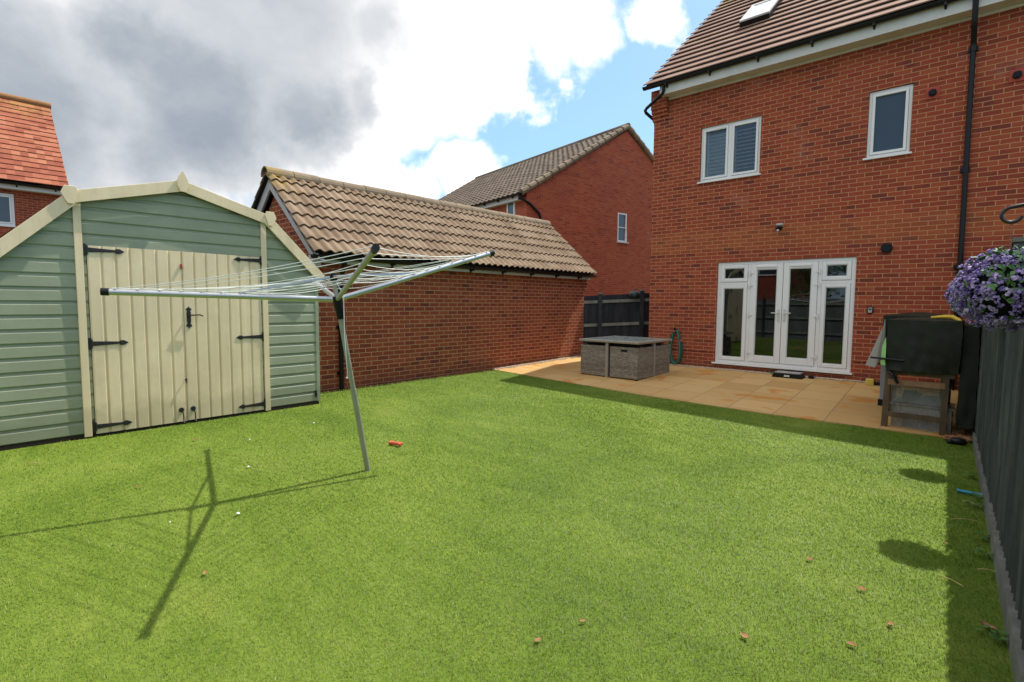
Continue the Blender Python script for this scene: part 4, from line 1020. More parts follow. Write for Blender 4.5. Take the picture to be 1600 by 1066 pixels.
m.tube([HUB+Vector((.045,.03,.03)), TOP], .0025, 5); mesh('pull_cord', m, M['line'], air)

# ------------------------------------------------------------------ rattan cube set
TX0, TX1, TY0, TY1 = -5.845, -4.605, 8.54, 9.86
pz = .01
tab = thing('garden_table', 'square grey rattan garden table with a frosted glass top and chairs tucked under', 'table', ((TX0+TX1)/2, (TY0+TY1)/2, pz))
zt0 = .665
m = MB(); r = .105; x0, x1, y0, y1 = TX0-.03, TX1+.03, TY0-.03, TY1+.03
m.box(x0, x0+r, y0, y1, zt0, zt0+.045); m.box(x1-r, x1, y0, y1, zt0, zt0+.045); m.box(x0+r, x1-r, y0, y0+r, zt0, zt0+.045); m.box(x0+r, x1-r, y1-r, y1, zt0, zt0+.045)
mesh('rim', m, M['rattan_rim'], tab, bevel=.012)
m = MB(); m.box(x0+r-.01, x1-r+.01, y0+r-.01, y1-r+.01, zt0+.036, zt0+.050); tt = mesh('glass_top', m, M['table_glass'], tab, bevel=.003)
m = MB(); cx, cy = (x0+x1)/2, (y0+y1)/2; m.tube([(cx,cy,zt0+.050),(cx,cy,zt0+.056)], .035, 16); sub('parasol_hole', m, M['black'], tt, tab)
for x, y in ((cx-.03, y0+.055),(cx-.03, y1-.055),(x0+.055, cy),(x1-.055, cy)):
    m = MB(); m.box(x-.028, x+.028, y-.028, y+.028, pz-.03, zt0-.002); mesh('leg', m, M['rattan_rim'], tab, bevel=.004)
m = MB(); m.box(x0+.12,x1-.12,y0+.12,y1-.12, zt0-.05, zt0-.03); mesh('under_frame', m, M['black'], tab)
CH_LAB = ['grey rattan cube chair at the lawn-side left corner of the rattan table', 'grey rattan cube chair with a hand slot at the near corner of the rattan table', 'grey rattan cube chair at the house-side right corner of the rattan table', 'grey rattan cube chair at the hidden far left corner of the rattan table']
gap = .038; cw = (TX1-TX0)/2-gap; cl_ = (TY1-TY0)/2-gap
for (sx, sy), lab in zip(((0,0),(1,0),(1,1),(0,1)), CH_LAB):
    a = TX0 if sx == 0 else TX1-cw; b = a+cw; c = TY0 if sy == 0 else TY1-cl_; d = c+cl_
    zb = .0
    ch = thing('cube_chair', lab, 'chair', ((a+b)/2, (c+d)/2, zb), 'rattan cube chairs tucked under the table')
    # an L of back and arm round the outer corner, a seat inside
    m = MB(); ox, oy = (a if sx == 0 else b), (c if sy == 0 else d); ix, iy = (1 if sx == 0 else -1), (1 if sy == 0 else -1)
    th = .05; z0 = .022; z1 = .60
    m.box(min(ox, ox+ix*cw), max(ox, ox+ix*cw), min(oy, oy+iy*th), max(oy, oy+iy*th), z0, z1)
    mesh('backrest', m, M['rattan'], ch, bevel=.012)
    m = MB(); m.box(min(ox, ox+ix*th), max(ox, ox+ix*th), min(oy+iy*(th-.004), oy+iy*cl_), max(oy+iy*(th-.004), oy+iy*cl_), z0, z1-.001); mesh('armrest', m, M['rattan'], ch, bevel=.012)
    m = MB(); m.box(min(ox+ix*th, ox+ix*cw), max(ox+ix*th, ox+ix*cw), min(oy+iy*th, oy+iy*cl_), max(oy+iy*th, oy+iy*cl_), z0, .36); mesh('seat', m, M['rattan'], ch)
    for u, v in ((.03,.03),(cw-.04,.03),(.03,cl_-.04),(cw-.04,cl_-.04)):
        m = MB(); m.box(ox+ix*u-.02, ox+ix*u+.02, oy+iy*v-.02, oy+iy*v+.02, -.02, z0+.002); mesh('foot', m, M['black'], ch)
    if (sx, sy) == (1, 0):
        m = MB(); m.box(a+.24, a+.37, c-.003, c+.01, .515, .555); mesh('hand_slot', m, M['black'], ch)

# ------------------------------------------------------------------ side fence along the right
fy0, fy1 = -1.6, 10.83
sf = thing('side_fence', 'dark stained close-board fence running down the right side of the lawn', 'fence', (fence_x(5), 5, -.14))
def fence_run(root, ya, yb, ztop, zbot, seed, cap=False, mat='fence', gb=True):
    rr = random.Random(seed); m = MB(); y = ya; i = 0
    while y < yb-.01:
        wdt = min(.105, yb-y); x = fence_x(y); j = rr.uniform(-.006,.006); k = rr.uniform(-.01,.01)
        # feather-edge: thick edge overlaps the thin one
        m.add([(x-.004+j,y-.014,zbot),(x+.013+j,y+wdt+.012,zbot),(x+.013+j,y+wdt+.012,ztop+k),(x-.004+j,y-.014,ztop+k),
               (x+.014+j,y-.014,zbot),(x+.019+j,y+wdt+.012,zbot),(x+.019+j,y+wdt+.012,ztop+k),(x+.014+j,y-.014,ztop+k)],
              [(0,1,2,3),(7,6,5,4),(0,4,5,1),(1,5,6,2),(2,6,7,3),(3,7,4,0)])
        y += .095
    xa, xb = fence_x(ya)+.03, fence_x(yb)+.03  # unseen backing board added to block slits of sun between the boards
    m.add([(xa,ya-.03,zbot-.05),(xb,yb+.03,zbot-.05),(xb,yb+.03,ztop-.02),(xa,ya-.03,ztop-.02),(xa+.012,ya-.03,zbot-.05),(xb+.012,yb+.03,zbot-.05),(xb+.012,yb+.03,ztop-.02),(xa+.012,ya-.03,ztop-.02)], [(0,1,2,3),(7,6,5,4),(0,4,5,1),(1,5,6,2),(2,6,7,3),(3,7,4,0)])
    mesh('board_panel', m, M[mat], root)
    if gb:
        m = MB(); xa, xb = fence_x(ya), fence_x(yb)
        m.add([(xa-.028,ya,-.2),(xb-.028,yb,-.2),(xb-.028,yb,zbot+.012),(xa-.028,ya,zbot+.012),(xa+.012,ya,-.2),(xb+.012,yb,-.2),(xb+.012,yb,zbot+.012),(xa+.012,ya,zbot+.012)],
              [(0,1,2,3),(7,6,5,4),(0,4,5,1),(1,5,6,2),(2,6,7,3),(3,7,4,0)])
        mesh('gravel_board', m, M['gravel_board'], root)
    if cap:
        m = MB(); xa, xb = fence_x(ya), fence_x(yb); z = ztop+.012
        m.add([(xa-.03,ya,z),(xb-.03,yb,z),(xb-.03,yb,z+.028),(xa-.03,ya,z+.028),(xa+.05,ya,z),(xb+.05,yb,z),(xb+.05,yb,z+.028),(xa+.05,ya,z+.028)],
              [(0,1,2,3),(7,6,5,4),(0,4,5,1),(1,5,6,2),(2,6,7,3),(3,7,4,0)])
        mesh('cap_rail', m, M['gravel_board'], root)
FB = [(8.93,10.84,1.52),(7.02,8.93,1.53),(5.12,7.02,1.53),(2.72,5.12,1.50),(.80,2.72,1.62),(-1.15,.80,1.66)]
for i, (a, b, zt) in enumerate(FB):
    fence_run(sf, a, b, zt, -.055 if i not in (3,) else -.03, i, cap=i >= 4)
for y, zt in ((10.84,1.5),(8.93,1.56),(7.02,1.58),(5.09,1.58),(2.72,1.665),(.8,1.68),(-1.15,1.7)):
    x = fence_x(y); m = MB(); m.box(x+.046, x+.134, y-.045, y+.045, -.25, zt+.0); mesh('post', m, M['post'], sf, bevel=.006)
# rear fence behind the photographer, and the fence between shed and it (seen in the door glass)
bf = thing('rear_fence', 'dark boarded fence with pale rails, seen only reflected in the patio doors', 'fence', (-3,-1.75,-.1))
rr = random.Random(9); m = MB(); x = -9.2
while x < .45:
    j = rr.uniform(-.004,.004); m.box(x, x+.097, -1.80+j, -1.785+j, -.05, 1.62+rr.uniform(-.01,.01)); x += .099
mesh('board_panel', m, M['fence_back'], bf)
m = MB()
for z in (.25,.85,1.42): m.box(-9.2,.45,-1.782,-1.74,z-.04,z+.04)
mesh('rail', m, M['fence_rail'], bf)
for x in np.arange(-8.7,.5,1.83):
    m = MB(); m.box(x-.045,x+.045,-1.739,-1.66,-.2,1.66); mesh('post', m, M['fence_dark'], bf)
# neighbour house mirrored in the doors
nb = thing('neighbour_house', 'red brick house beyond the rear fence, reflected in the patio doors', 'house', (-12,-14,0))
m = MB(); m.box(-15.5,-9.0,-21,-14,-.4,5.0); m.prism([(-21,5.0),(-14,5.0),(-17.5,7.9)], 'x', -15.5, -9.0); mesh('wall', m, M['brick_red'], nb)
m = MB(); a_ = math.atan(.83)
tile_roof(m, (-15.6,-13.65,4.95), (1,0,0), (0,-math.cos(a_),math.sin(a_)), 6.7, 3.85/math.cos(a_), .33, thick=.04); mesh('roof', m, M['tile_far'], nb)
for x in (-13.4,-10.3):
    m = MB(); m.box(x-.6,x+.6,-13.99,-13.95,3.2,4.4); wv = mesh('window', m, M['white'], nb); p = MB(); p.box(x-.5,x+.5,-13.949,-13.94,3.3,4.3); sub('pane', p, M['glass_far'], wv, nb)

# a tree over the rear fence, mirrored in the right-hand door
tr = thing('garden_tree', 'leafy green tree beyond the rear fence, reflected in the patio doors', 'tree', (-7.0,-12,0))
m = MB(); m.tube([(-7,-12,-.4),(-7.05,-12,1.),(-6.95,-12,2.4),(-7.1,-12.1,3.6)], [.16,.13,.10,.05], 10)
for k in range(6):
    a = k*1.05; m.tube([(-7,-12,1.6+.2*k),(-7+.6*math.cos(a),-12+.6*math.sin(a),2.3+.2*k),(-7+1.1*math.cos(a),-12+1.1*math.sin(a),2.8+.22*k)], [.05,.035,.015], 6)
mesh('trunk', m, M['old_timber'], tr, smooth=True)
m = MB(); rr = random.Random(77)
cl_c = [(rr.gauss(-7,.85), rr.gauss(-12,.85), rr.uniform(1.9,4.6), rr.uniform(.35,.65)) for _ in range(34)]
for cx, cy, cz, cr in cl_c:
    for _ in range(90):
        p = Vector((cx+rr.gauss(0,cr*.5), cy+rr.gauss(0,cr*.5), cz+rr.gauss(0,cr*.45))); o = Vector((rr.gauss(0,1), rr.gauss(0,1), rr.gauss(0,.6))).normalized(); q = o.cross(Vector((rr.gauss(0,1), rr.gauss(0,1), rr.gauss(0,1)))).normalized(); l = rr.uniform(.06,.11)
        m.add([p-o*l, p+q*l*.5, p+o*l, p-q*l*.5], [(0,1,2,3)])
mesh('crown', m, M['weed'], tr)

# fence between the garage and the house
gf = thing('gap_fence', 'black boarded fence with two pale rails between the garage and the house', 'fence', (-6.4,11.9,0))
A = Vector((-7.62,11.20,0)); Bp = Vector((-5.62,12.95,0)); d = (Bp-A).normalized(); n = Vector((d.y,-d.x,0)); L = (Bp-A).length
m = MB(); s = 0; rr = random.Random(4)
while s < L-.02:
    p = A+d*(s+.048); zt = 1.60+.055*s+rr.uniform(-.008,.008); m.obox(p+Vector((0,0,.78+.027*s))+n*rr.uniform(-.004,.004), d*.049, n*.008, Vector((0,0,.80+.027*s))); s += .098
mesh('board_panel', m, M['fence_dark'], gf)
for z in (1.42, .83, .2):
    m = MB(); m.beam(A+n*.03+Vector((0,0,z)), Bp+n*.03+Vector((0,0,z+.125)), .035, .075); mesh('rail', m, M['fence_rail'], gf)
for s, hgt in ((.42, 1.64), (1.48, 1.72)):
    m = MB(); m.obox(A+d*s+n*.075+Vector((0,0,hgt/2)), d*.05, n*.05, Vector((0,0,hgt/2))); p_ = mesh('post', m, M['fence_dark'], gf)
    k = MB(); k.obox(A+d*s+n*.075+Vector((0,0,hgt+.012)), d*.055, n*.055, Vector((0,0,.012))); sub('cap', k, M['fence_rail'], p_, gf)
m = MB(); q = A+d*1.27+n*.12+Vector((0,0,1.63)); m.ball(q, .11, 14, 10, (1.25,.9,.85)); m.tube([q+Vector((0,0,.08)), q+Vector((0,0,.14)), q+d*.1+Vector((0,0,.12))], .012, 6)
mesh('reel_cover', m, plain('dark_green_reel', (.02,.05,.045), .4, .5), smooth=True, label='dark green rounded reel hanging on the black fence beside the house corner', cat='hose reel', origin=(q.x,q.y,q.z))

# a timber store on the neighbour's side, showing over the fence by the house wall
ns = thing('timber_store', 'grey timber store with a pale roof edge showing over the fence by the house wall', 'store', (.9,10.3,-.2))
m = MB(); x = .262
while x < 1.5: m.box(x, x+.094, 9.86+.004*(int(x*97) % 3), 9.885+.004*(int(x*97) % 3), -.2, 2.27); x += .098
m.box(.262, .29, 9.89, 10.78, -.2, 2.27); m.box(.262, 1.5, 10.76, 10.79, -.2, 2.27); mesh('wall', m, M['fence_back'], ns)
m = MB(); m.box(.245, 1.54, 9.78, 10.82, 2.272, 2.33); mesh('roof', m, M['gravel_board'], ns)
m = MB(); m.beam((.30,9.845,1.3),(1.3,9.845,2.24), .02, .05); mesh('brace', m, M['pine'], ns)

# ------------------------------------------------------------------ hanging baskets
def flower_ball(root, c, r, seed):
    rs = np.random.RandomState(seed); c = np.array(c)
    mc = MB(); mc.ball(tuple(c), r*.80, 18, 12); mesh('basket', mc, M['core'], root, smooth=True)
    pv, pf, pt = [], [], []; lv = MB()
    n = 820; i = np.arange(n)+.5; ph = np.arccos(1-2*i/n); th = PI*(1+5**.5)*i
    dirs = np.stack([np.cos(th)*np.sin(ph), np.sin(th)*np.sin(ph), np.cos(ph)], 1)
    for dv in dirs:
        dv = dv+rs.normal(0,.05,3); dv /= np.linalg.norm(dv)
        if dv[2] < -.05 and rs.rand() < min(.42, .15-dv[2]*.4): continue  # florets thinned below so the dark core stands in for underside shade
        rad = r*rs.uniform(.82,1.10); ce = c+dv*rad; top = dv[2]
        e1 = np.cross(dv, [.3,.5,.8]); e1 /= np.linalg.norm(e1); e2 = np.cross(dv, e1)
        if rs.rand() < (.30 if top > .35 else .12):     # leaf sprig
            for k in range(3):
                a = rs.uniform(0,2*PI); o = (e1*math.cos(a)+e2*math.sin(a)); l = rs.uniform(.020,.036); wd = l*.42
                q = np.cross(o, dv); b = ce; tip = b+o*l+dv*l*rs.uniform(.1,.7); mid = b+o*l*.5+dv*l*.3
                lv.add([b, mid+q*wd*.6, tip, mid-q*wd*.6], [(0,1,2,3)])
        else:
            tint = min(1, max(0, rs.normal(.48,.24)))
            for k in range(rs.randint(5,9)):                 # rounded petals making one floret
                a = rs.uniform(0,2*PI); s = rs.uniform(.0048,.0088); o = e1*math.cos(a)+e2*math.sin(a)
                pc = ce+o*s*rs.uniform(.5,1.9)+dv*rs.uniform(-.006,.014)
                nrm = dv+rs.normal(0,.6,3); nrm /= np.linalg.norm(nrm); u = np.cross(nrm, e1+.01); u /= np.linalg.norm(u); v = np.cross(nrm, u)
                bi = len(pv); pv.append(pc+nrm*s*.35); pt.append(tint)
                for t in range(6): pv.append(pc+(u*math.cos(t*PI/3)+v*math.sin(t*PI/3))*s); pt.append(min(1, tint+rs.uniform(-.1,.16)))
                for t in range(6): pv.append(pc+(u*math.cos(t*PI/3)+v*math.sin(t*PI/3))*s*.55-nrm*s*.6); pt.append(tint*.8)
                for t in range(6):
                    t2 = (t+1) % 6; pf.append((bi, bi+1+t, bi+1+t2)); pf.append((bi+1+t, bi+7+t, bi+7+t2, bi+1+t2))
    mp = MB(); mp.v = [tuple(v) for v in pv]; mp.f = pf
    o = mesh('flowers', mp, M['petal'], root, smooth=True)
    at = o.data.attributes.new('tint', 'FLOAT_COLOR', 'POINT'); col = np.ones((len(pt), 4), np.float32); col[:,0] = pt; at.data.foreach_set('color', col.ravel())
    for k in range(26):                                      # long trailing leaves on top
        a = rs.uniform(0,2*PI); b = c+np.array([math.cos(a)*r*.45, math.sin(a)*r*.45, r*.80]); l = rs.uniform(.04,.07); o_ = np.array([math.cos(a), math.sin(a), rs.uniform(-.2,.5)]); q = np.array([-math.sin(a), math.cos(a), 0])
        m1 = b+o_*l*.4+np.array([0,0,.012]); m2 = b+o_*l*.75; tip = b+o_*l
        lv.add([b, m1+q*.010, m2+q*.008, tip, m2-q*.008, m1-q*.010], [(0,1,2,3),(0,3,4,5)])
    mesh('leaves', lv, M['leaf'], root)
def hanging(c, r, hook, lab, blab, seed, bx, ztop):
    root = thing('hanging_basket', lab, 'hanging basket', c, 'lilac flower balls hung along the fence')
    flower_ball(root, c, r, seed)
    m = MB(); hk = Vector(hook); top = Vector((c[0], c[1], c[2]+r*.85)); n_ = 16
    for i in range(n_):
        a = hk+(top-hk)*(i/n_); b = hk+(top-hk)*((i+1)/n_); mid = (a+b)/2; h = (b-a).length*.62; s = Vector((.0045,0,0)) if i % 2 else Vector((0,.0045,0))
        pts = [mid+Vector((0,0,h*math.cos(t)))+s*math.sin(t) for t in np.linspace(0, 2*PI, 9)]; m.tube(pts, .0013, 4, cap=False)
    mesh('chain', m, M['chain'], root)
    # bracket: scroll hook on a wall arm
    br = thing('basket_bracket', blab, 'bracket', (bx, c[1], ztop), 'iron basket brackets on the fence')
    m = MB(); pts = []
    for t in np.linspace(R(20), R(-195), 16): pts.append(hk+Vector((.030*math.cos(t)*-1*-1, 0, .030+.030*math.sin(t))))
    pts = [hk+Vector((.032*math.sin(t), 0, .032-.032*math.cos(t))) for t in np.linspace(R(75), R(-175), 18)]
    e = pts[-1]; pts += [Vector((e.x+(bx-e.x)*.5, c[1], e.z+.012)), Vector((bx-.01, c[1], e.z-.012))]
    m.tube(pts, [.0075]*(len(pts)), 8); mesh('hook_arm', m, M['steel_dark'], br, smooth=True)
    m = MB(); m.box(bx-.012, bx-.004, c[1]-.012, c[1]+.012, ztop-.30, e.z+.02); m.tube([(bx-.01,c[1],ztop-.26),(bx-.04,c[1],ztop-.10),(bx-.05,c[1],e.z-.006)], .006, 6); mesh('wall_plate', m, M['steel_dark'], br)
B1 = (.072,3.13,1.490); B2 = (-.030,5.02,1.50)
hanging(B1, .165, (.069,3.13,1.775), 'nearest purple flower ball hanging from a dark scroll hook at the right edge', 'dark scroll bracket holding the nearest purple flower ball', 3, fence_x(3.13), 1.62)
hanging(B2, .165, (-.030,5.02,1.715), 'second purple flower ball along the fence, partly behind the nearest one', 'dark scroll bracket holding the second flower ball', 5, fence_x(5.02), 1.55)
hanging((-.10,7.0,1.53), .17, (-.10,7.0,1.80), 'third purple flower ball furthest along the fence, hidden behind the nearer two', 'dark scroll bracket holding the furthest flower ball', 8, fence_x(7.0), 1.55)

# ------------------------------------------------------------------ covered bench and its neighbours by the fence
bx0, bx1, by0, by1 = -.86, -.20, 7.93, 8.62
st = thing('potting_bench', 'old wooden bench frame on four legs under a dark cover beside the fence', 'bench', ((bx0+bx1)/2, (by0+by1)/2, -.1))
for x, y, mt in ((bx0+.03,by0+.03,'old_timber'),(bx1-.08,by0+.03,'old_timber'),(bx0+.03,by1-.03,'old_timber'),(bx1-.08,by1-.03,'old_timber')):
    m = MB(); m.beam((x-.02 if x < -.5 else x,y,-.13),(x,y,.72), .065, .055, (0,1,0)); mesh('leg', m, M[mt], st, bevel=.004)
m = MB(); m.box(bx0+.03,bx1-.08,by0-.005,by0+.025,.43,.50); mesh('rail', m, M['pine'], st, label='paler cross rail under the cover', bevel=.003)
m = MB(); m.box(bx0+.0,bx1,by0+.0,by1,.56,.62); mesh('shelf', m, M['old_timber'], st)
m = MB(); m.box(bx0+.01,bx1-.03,by0+.0,by0+.022,.03,.095); mesh('rail', m, M['old_timber'], st, bevel=.003)
def cloth_box(m, x0, x1, y0, y1, zt, zb, seed, n=18, rnd=.06, puff=.03, hem=.03):
    """draped cover: rounded top, four hanging sides with folds"""
    cx, cy = (x0+x1)/2, (y0+y1)/2; hx, hy = (x1-x0)/2, (y1-y0)/2
    rings = []; K = 4*n
    def rim(k):
        s = k/n; i = int(s); t = s-i; C_ = [(-1,-1),(1,-1),(1,1),(-1,1)]; a, b = C_[i % 4], C_[(i+1) % 4]; return a[0]+(b[0]-a[0])*t, a[1]+(b[1]-a[1])*t
    levels = [(0,.0,.0)]+[(f_,0,0) for f_ in (.3,.6,.85)]
    V = []
    for j, fr in enumerate((.12,.4,.7,.9)):
        V.append([Vector((cx+hx*u*fr, cy+hy*v*fr, zt+puff*(1-fr)-.004)) for u, v in (rim(k) for k in range(K))])
    V.append([Vector((cx+hx*u*.985, cy+hy*v*.985, zt-.012)) for u, v in (rim(k) for k in range(K))])
    nz = 12
    for j in range(nz+1):
        fz = j/nz; row = []
        for k in range(K):
            u, v = rim(k); z = zt-.03+(zb-zt+.03)*fz
            p = Vector((cx+hx*u, cy+hy*v, z)); o = Vector((u if abs(u) > .999 else 0, v if abs(v) > .999 else 0, 0))
            w = mn.noise(Vector((p.x*4+seed, p.y*4, p.z*1.6)))*.034*fz+abs(mn.noise(Vector((p.x*9+p.z*5, p.y*9+seed, p.z*6))))*.030*(.35+fz)-.008+.025*fz*(.5-abs(fz-.5))
            p += o*w
            if j == nz: p.z += mn.noise(Vector((u*2+seed, v*2, 3)))*hem
            row.append(p)
        V.append(row)
    b = len(m.v)
    for row in V: m.v += [tuple(p) for p in row]
    for j in range(len(V)-1):
        for k in range(K): m.f.append((b+j*K+k, b+j*K+(k+1) % K, b+(j+1)*K+(k+1) % K, b+(j+1)*K+k))
    m.f.append(tuple(b+k for k in range(K)))
    return m
cv = thing('bench_cover', 'taut olive black waterproof cover pulled down over the bench', 'cover', ((bx0+bx1)/2, by0, .6))
m = cloth_box(MB(), bx0-.01, bx1+.04, by0-.05, by1+.02, 1.245, .615, 2., n=34); mesh('cover', m, M['cover'], cv, smooth=True)
m = MB(); m.tube([(bx0-.16,by0-.07,.76),(bx0+.0,by0-.085,.755),(bx0+.18,by0-.085,.745)], .014, 6); mesh('strap', m, M['black'], cv)
m = MB(); m.tube([(bx0+.03,by0-.02,.60),(bx0+.08,by0-.06,.56),(bx0+.13,by0-.05,.46)], .016, 6); mesh('strap', m, M['black'], cv)
m = MB(); m.add([(bx0-.035,by0-.06,1.0),(bx0-.022,by0-.075,.92),(bx0-.012,by0-.075,.70),(bx0-.06,by0-.06,.66),(bx0-.055,by0-.06,.80)], [(0,1,2,3,4)]); m2 = MB()
m2.prism([(bx0-.012,1.02),(bx0-.045,.90),(bx0-.052,.68),(bx0-.005,.67),(bx0-.005,.90)], 'y', by0-.075, by0-.062); mesh('lime_panel', m2, M['lime'], cv, label='lime green strip showing through the slit in the cover')
# dark cloth block added to fill the shaded void towards the fence
m = cloth_box(MB(), bx1+.045, bx1+.19, by0+.03, by1+.05, 1.20, .0, 9., n=8); mesh('dark_end_fill', m, M['cover'], cv, smooth=True)
m = MB(); x, y, z = bx1-.06, by0+.06, 1.275
m.tube([(x-.20,y-.01,z-.005),(x-.08,y,z+.008),(x,y-.01,z+.004),(x+.06,y-.05,z-.03),(x+.08,y-.08,z-.06)], [.012,.020,.024,.020,.012], 8); mesh('garden_glove', m, M['yellow'], smooth=True, label='yellow glove-like scrap lying on the cover next to the fence', cat='glove', origin=(x,y,z))
# second thing under a grey cover behind it
bq = thing('covered_barbecue', 'covered barbecue with a grey leg and a loose beige flap behind the dark bench cover', 'barbecue', (-.75,9.0,0))
m = cloth_box(MB(), -1.02, -.28, 8.75, 9.45, 1.28, .68, 5., puff=.05); mesh('cover', m, M['cover'], bq, smooth=True)
m = MB()
P4 = [(-.985,8.70,1.22),(-1.0,8.95,1.20),(-1.17,8.66,.58),(-1.05,8.62,.56),(-.96,8.66,.80)]
m.add(P4+[(a-.006,b-.012,c) for a, b, c in P4], [(0,1,2,3,4),(9,8,7,6,5)]+[(i, (i+1) % 5, 5+(i+1) % 5, 5+i) for i in range(5)]); mesh('loose_flap', m, M['cover_grey'], bq)
for x, y in ((-1.0,9.12),(-.33,9.12),(-1.0,9.42),(-.33,9.42)):
    m = MB(); m.box(x-.045,x+.045,y-.045,y+.045,.06,.75); lg = mesh('leg', m, M['grey_metal'], bq, bevel=.006)
    k = MB(); k.box(x-.058,x+.058,y-.058,y+.058,-.03,.065); sub('foot', k, M['black'], lg, bq, bevel=.006)
# clear boxes under the bench
def storage(x0, x1, y0, y1, z0, z1, lab):
    t = thing('storage_box', lab, 'storage box', ((x0+x1)/2, (y0+y1)/2, z0), 'clear plastic storage boxes under the bench')
    m = MB(); q = .018; w_ = .004
    for (a, b, c, d) in ((x0+q,x1-q,y0+q,y0+q+w_),(x0+q,x1-q,y1-q-w_,y1-q),(x0+q,x0+q+w_,y0+q+w_,y1-q-w_),(x1-q-w_,x1-q,y0+q+w_,y1-q-w_)): m.box(a,b,c,d,z0,z1-.03)
    m.box(x0+q+w_,x1-q-w_,y0+q+w_,y1-q-w_,z0,z0+.004)
    for x in (x0+.10, x1-.10): m.box(x-.006, x+.006, y0+q-.006, y0+q-.001, z0+.02, z1-.04)
    mesh('tub', m, M['clear'], t)
    m = MB(); m.box(x0,x1,y0,y1,z1-.026,z1-.004); m.box(x0+.03,x1-.03,y0+.03,y1-.03,z1-.004,z1+.004); mesh('lid', m, M['clear'], t, bevel=.004)
    rr = random.Random(int(x0*100)+3); m = MB()
    for i in range(7):
        a = rr.uniform(x0+.05,x1-.2); c = rr.uniform(y0+.04,y1-.2); e = z0+.006+i*.0005; m.box(a, a+rr.uniform(.1,.2), c, c+rr.uniform(.08,.2), e, e+rr.uniform(.04,(z1-z0)*.6))
    mesh('contents', m, plain('box_contents', (.13,.10,.09), .7, .3, var=.6, scale=9.), t)
storage(bx0+.05, -.19, 8.02, 8.50, -.115, .20, 'larger clear plastic storage box standing on the ground under the covered bench')
storage(bx0+.05, -.24, 8.03, 8.47, .206, .42, 'smaller clear plastic storage box stacked on the larger one under the bench')

# ------------------------------------------------------------------ small things on and by the house
hs = thing('garden_hose', 'coiled dark green garden hose hung on the brick wall left of the patio doors', 'hose', (-4.93,YH-.05,.1))
rr = random.Random(6); m = MB(); m2 = MB()
for k in range(9):
    w_, hb = rr.uniform(.11,.19), rr.uniform(.05,.16); pts = []; ph = rr.uniform(-.03,.03); zt = .86-rr.uniform(0,.06)
    for t in np.linspace(0, 2*PI, 25):
        s = math.sin(t); wd = w_*(.62+.38*(1-math.cos(t))/2); zz = (zt+hb)/2+(zt-hb)/2*math.cos(t)
        pts.append((-4.93+ph*(1-math.cos(t))*.5+wd*s, YH-.035-.011*(k % 5)-.01*(1-math.cos(t))*.5, zz))
    (m2 if k == 4 else m).tube(pts, .0095, 7, cap=False)
m.tube([(-4.84,YH-.03,.16),(-4.78,YH-.05,.2),(-4.73,YH-.04,.17)], .009, 6)
mesh('coil', m, M['hose'], hs, smooth=True); mesh('coil', m2, M['hose_light'], hs, smooth=True, label='one paler loop of the hose')
m = MB(); m.tube([(-4.93,YH-.001,.84),(-4.93,YH-.11,.85)], .018, 8); m.tube([(-4.93,YH-.11,.83),(-4.93,YH-.11,.89)], .022, 8); mesh('wall_hook', m, M['black'], hs, smooth=True)
m = MB(); m.tube([(-4.93,YH-.105,.80),(-4.925,YH-.11,.85)], [.014,.018], 8); m.tube([(-4.79,YH-.075,.60),(-4.80,YH-.08,.64)], .016, 8); mesh('hose_connector', m, M['orange'], hs, smooth=True)
sl_ = thing('security_light', 'small black security floodlight high on the brick wall above the patio doors', 'light', (-2.95,YH,2.86))
m = MB(); m.box(-2.99,-2.91,YH-.03,YH-.001,2.82,2.90); m.tube([(-2.95,YH-.03,2.86),(-2.95,YH-.09,2.85)], .018, 8); m.ball((-2.97,YH-.11,2.835), .035, 10, 7, (1,1,.8)); mesh('body', m, M['black'], sl_, bevel=.003)
m = MB(); m.obox((-2.925,YH-.10,2.895), (.055,0,0), (0,.035,-.012), (0,.006,.018)); mesh('lamp_head', m, M['grey_top'], sl_, bevel=.003)
m = MB(); m.ball((-2.955,YH-.12,2.795), .022, 10, 7); mesh('sensor', m, M['white_dull'], sl_, smooth=True)
kb = thing('key_safe', 'small grey key safe on the brick wall right of the patio doors', 'key safe', (-1.45,YH,1.32))
m = MB(); m.box(-1.495,-1.405,YH-.03,YH-.001,1.265,1.385); mesh('backplate', m, M['black'], kb, bevel=.012)
m = MB(); m.box(-1.48,-1.42,YH-.045,YH-.031,1.275,1.365); mesh('cover', m, M['grey_top'], kb, bevel=.008)
m = MB(); m.box(-1.47,-1.43,YH-.05,YH-.0455,1.33,1.35); mesh('slot', m, M['black'], kb)
ds = thing('door_step', 'low black plastic step with a grey top in front of the patio doors', 'step', (-2.62,10.6,.05))
m = MB(); m.prism([(-2.88,.055),(-2.36,.055),(-2.40,.145),(-2.84,.145)], 'y', 10.47, 10.74); mesh('base', m, M['black'], ds, bevel=.006)
m = MB(); m.box(-2.83,-2.41,10.475,10.735,.1465,.157); mesh('mat', m, M['grey_top'], ds)
m = MB(); m.box(-2.66,-2.57,10.455,10.468,.085,.115); mesh('badge', m, M['white_dull'], ds)
m = MB(); m.ball((-2.27,10.66,.105), .042, 10, 8); m.ball((-2.235,10.67,.09), .03, 8, 6); mesh('rubber_ball', m, M['black'], smooth=True, label='small black lump beside the step at the foot of the house wall', cat='ball', origin=(-2.27,10.66,.06))
m = MB(); m.obox((-1.36,10.55,.115), (.05,.015,0), (-.015,.04,0), (0,0,.055)); mesh('sponge_block', m, M['yellow_block'], bevel=.012, label='yellow block lying by the house wall near the grey leg', cat='block', origin=(-1.36,10.55,.06))
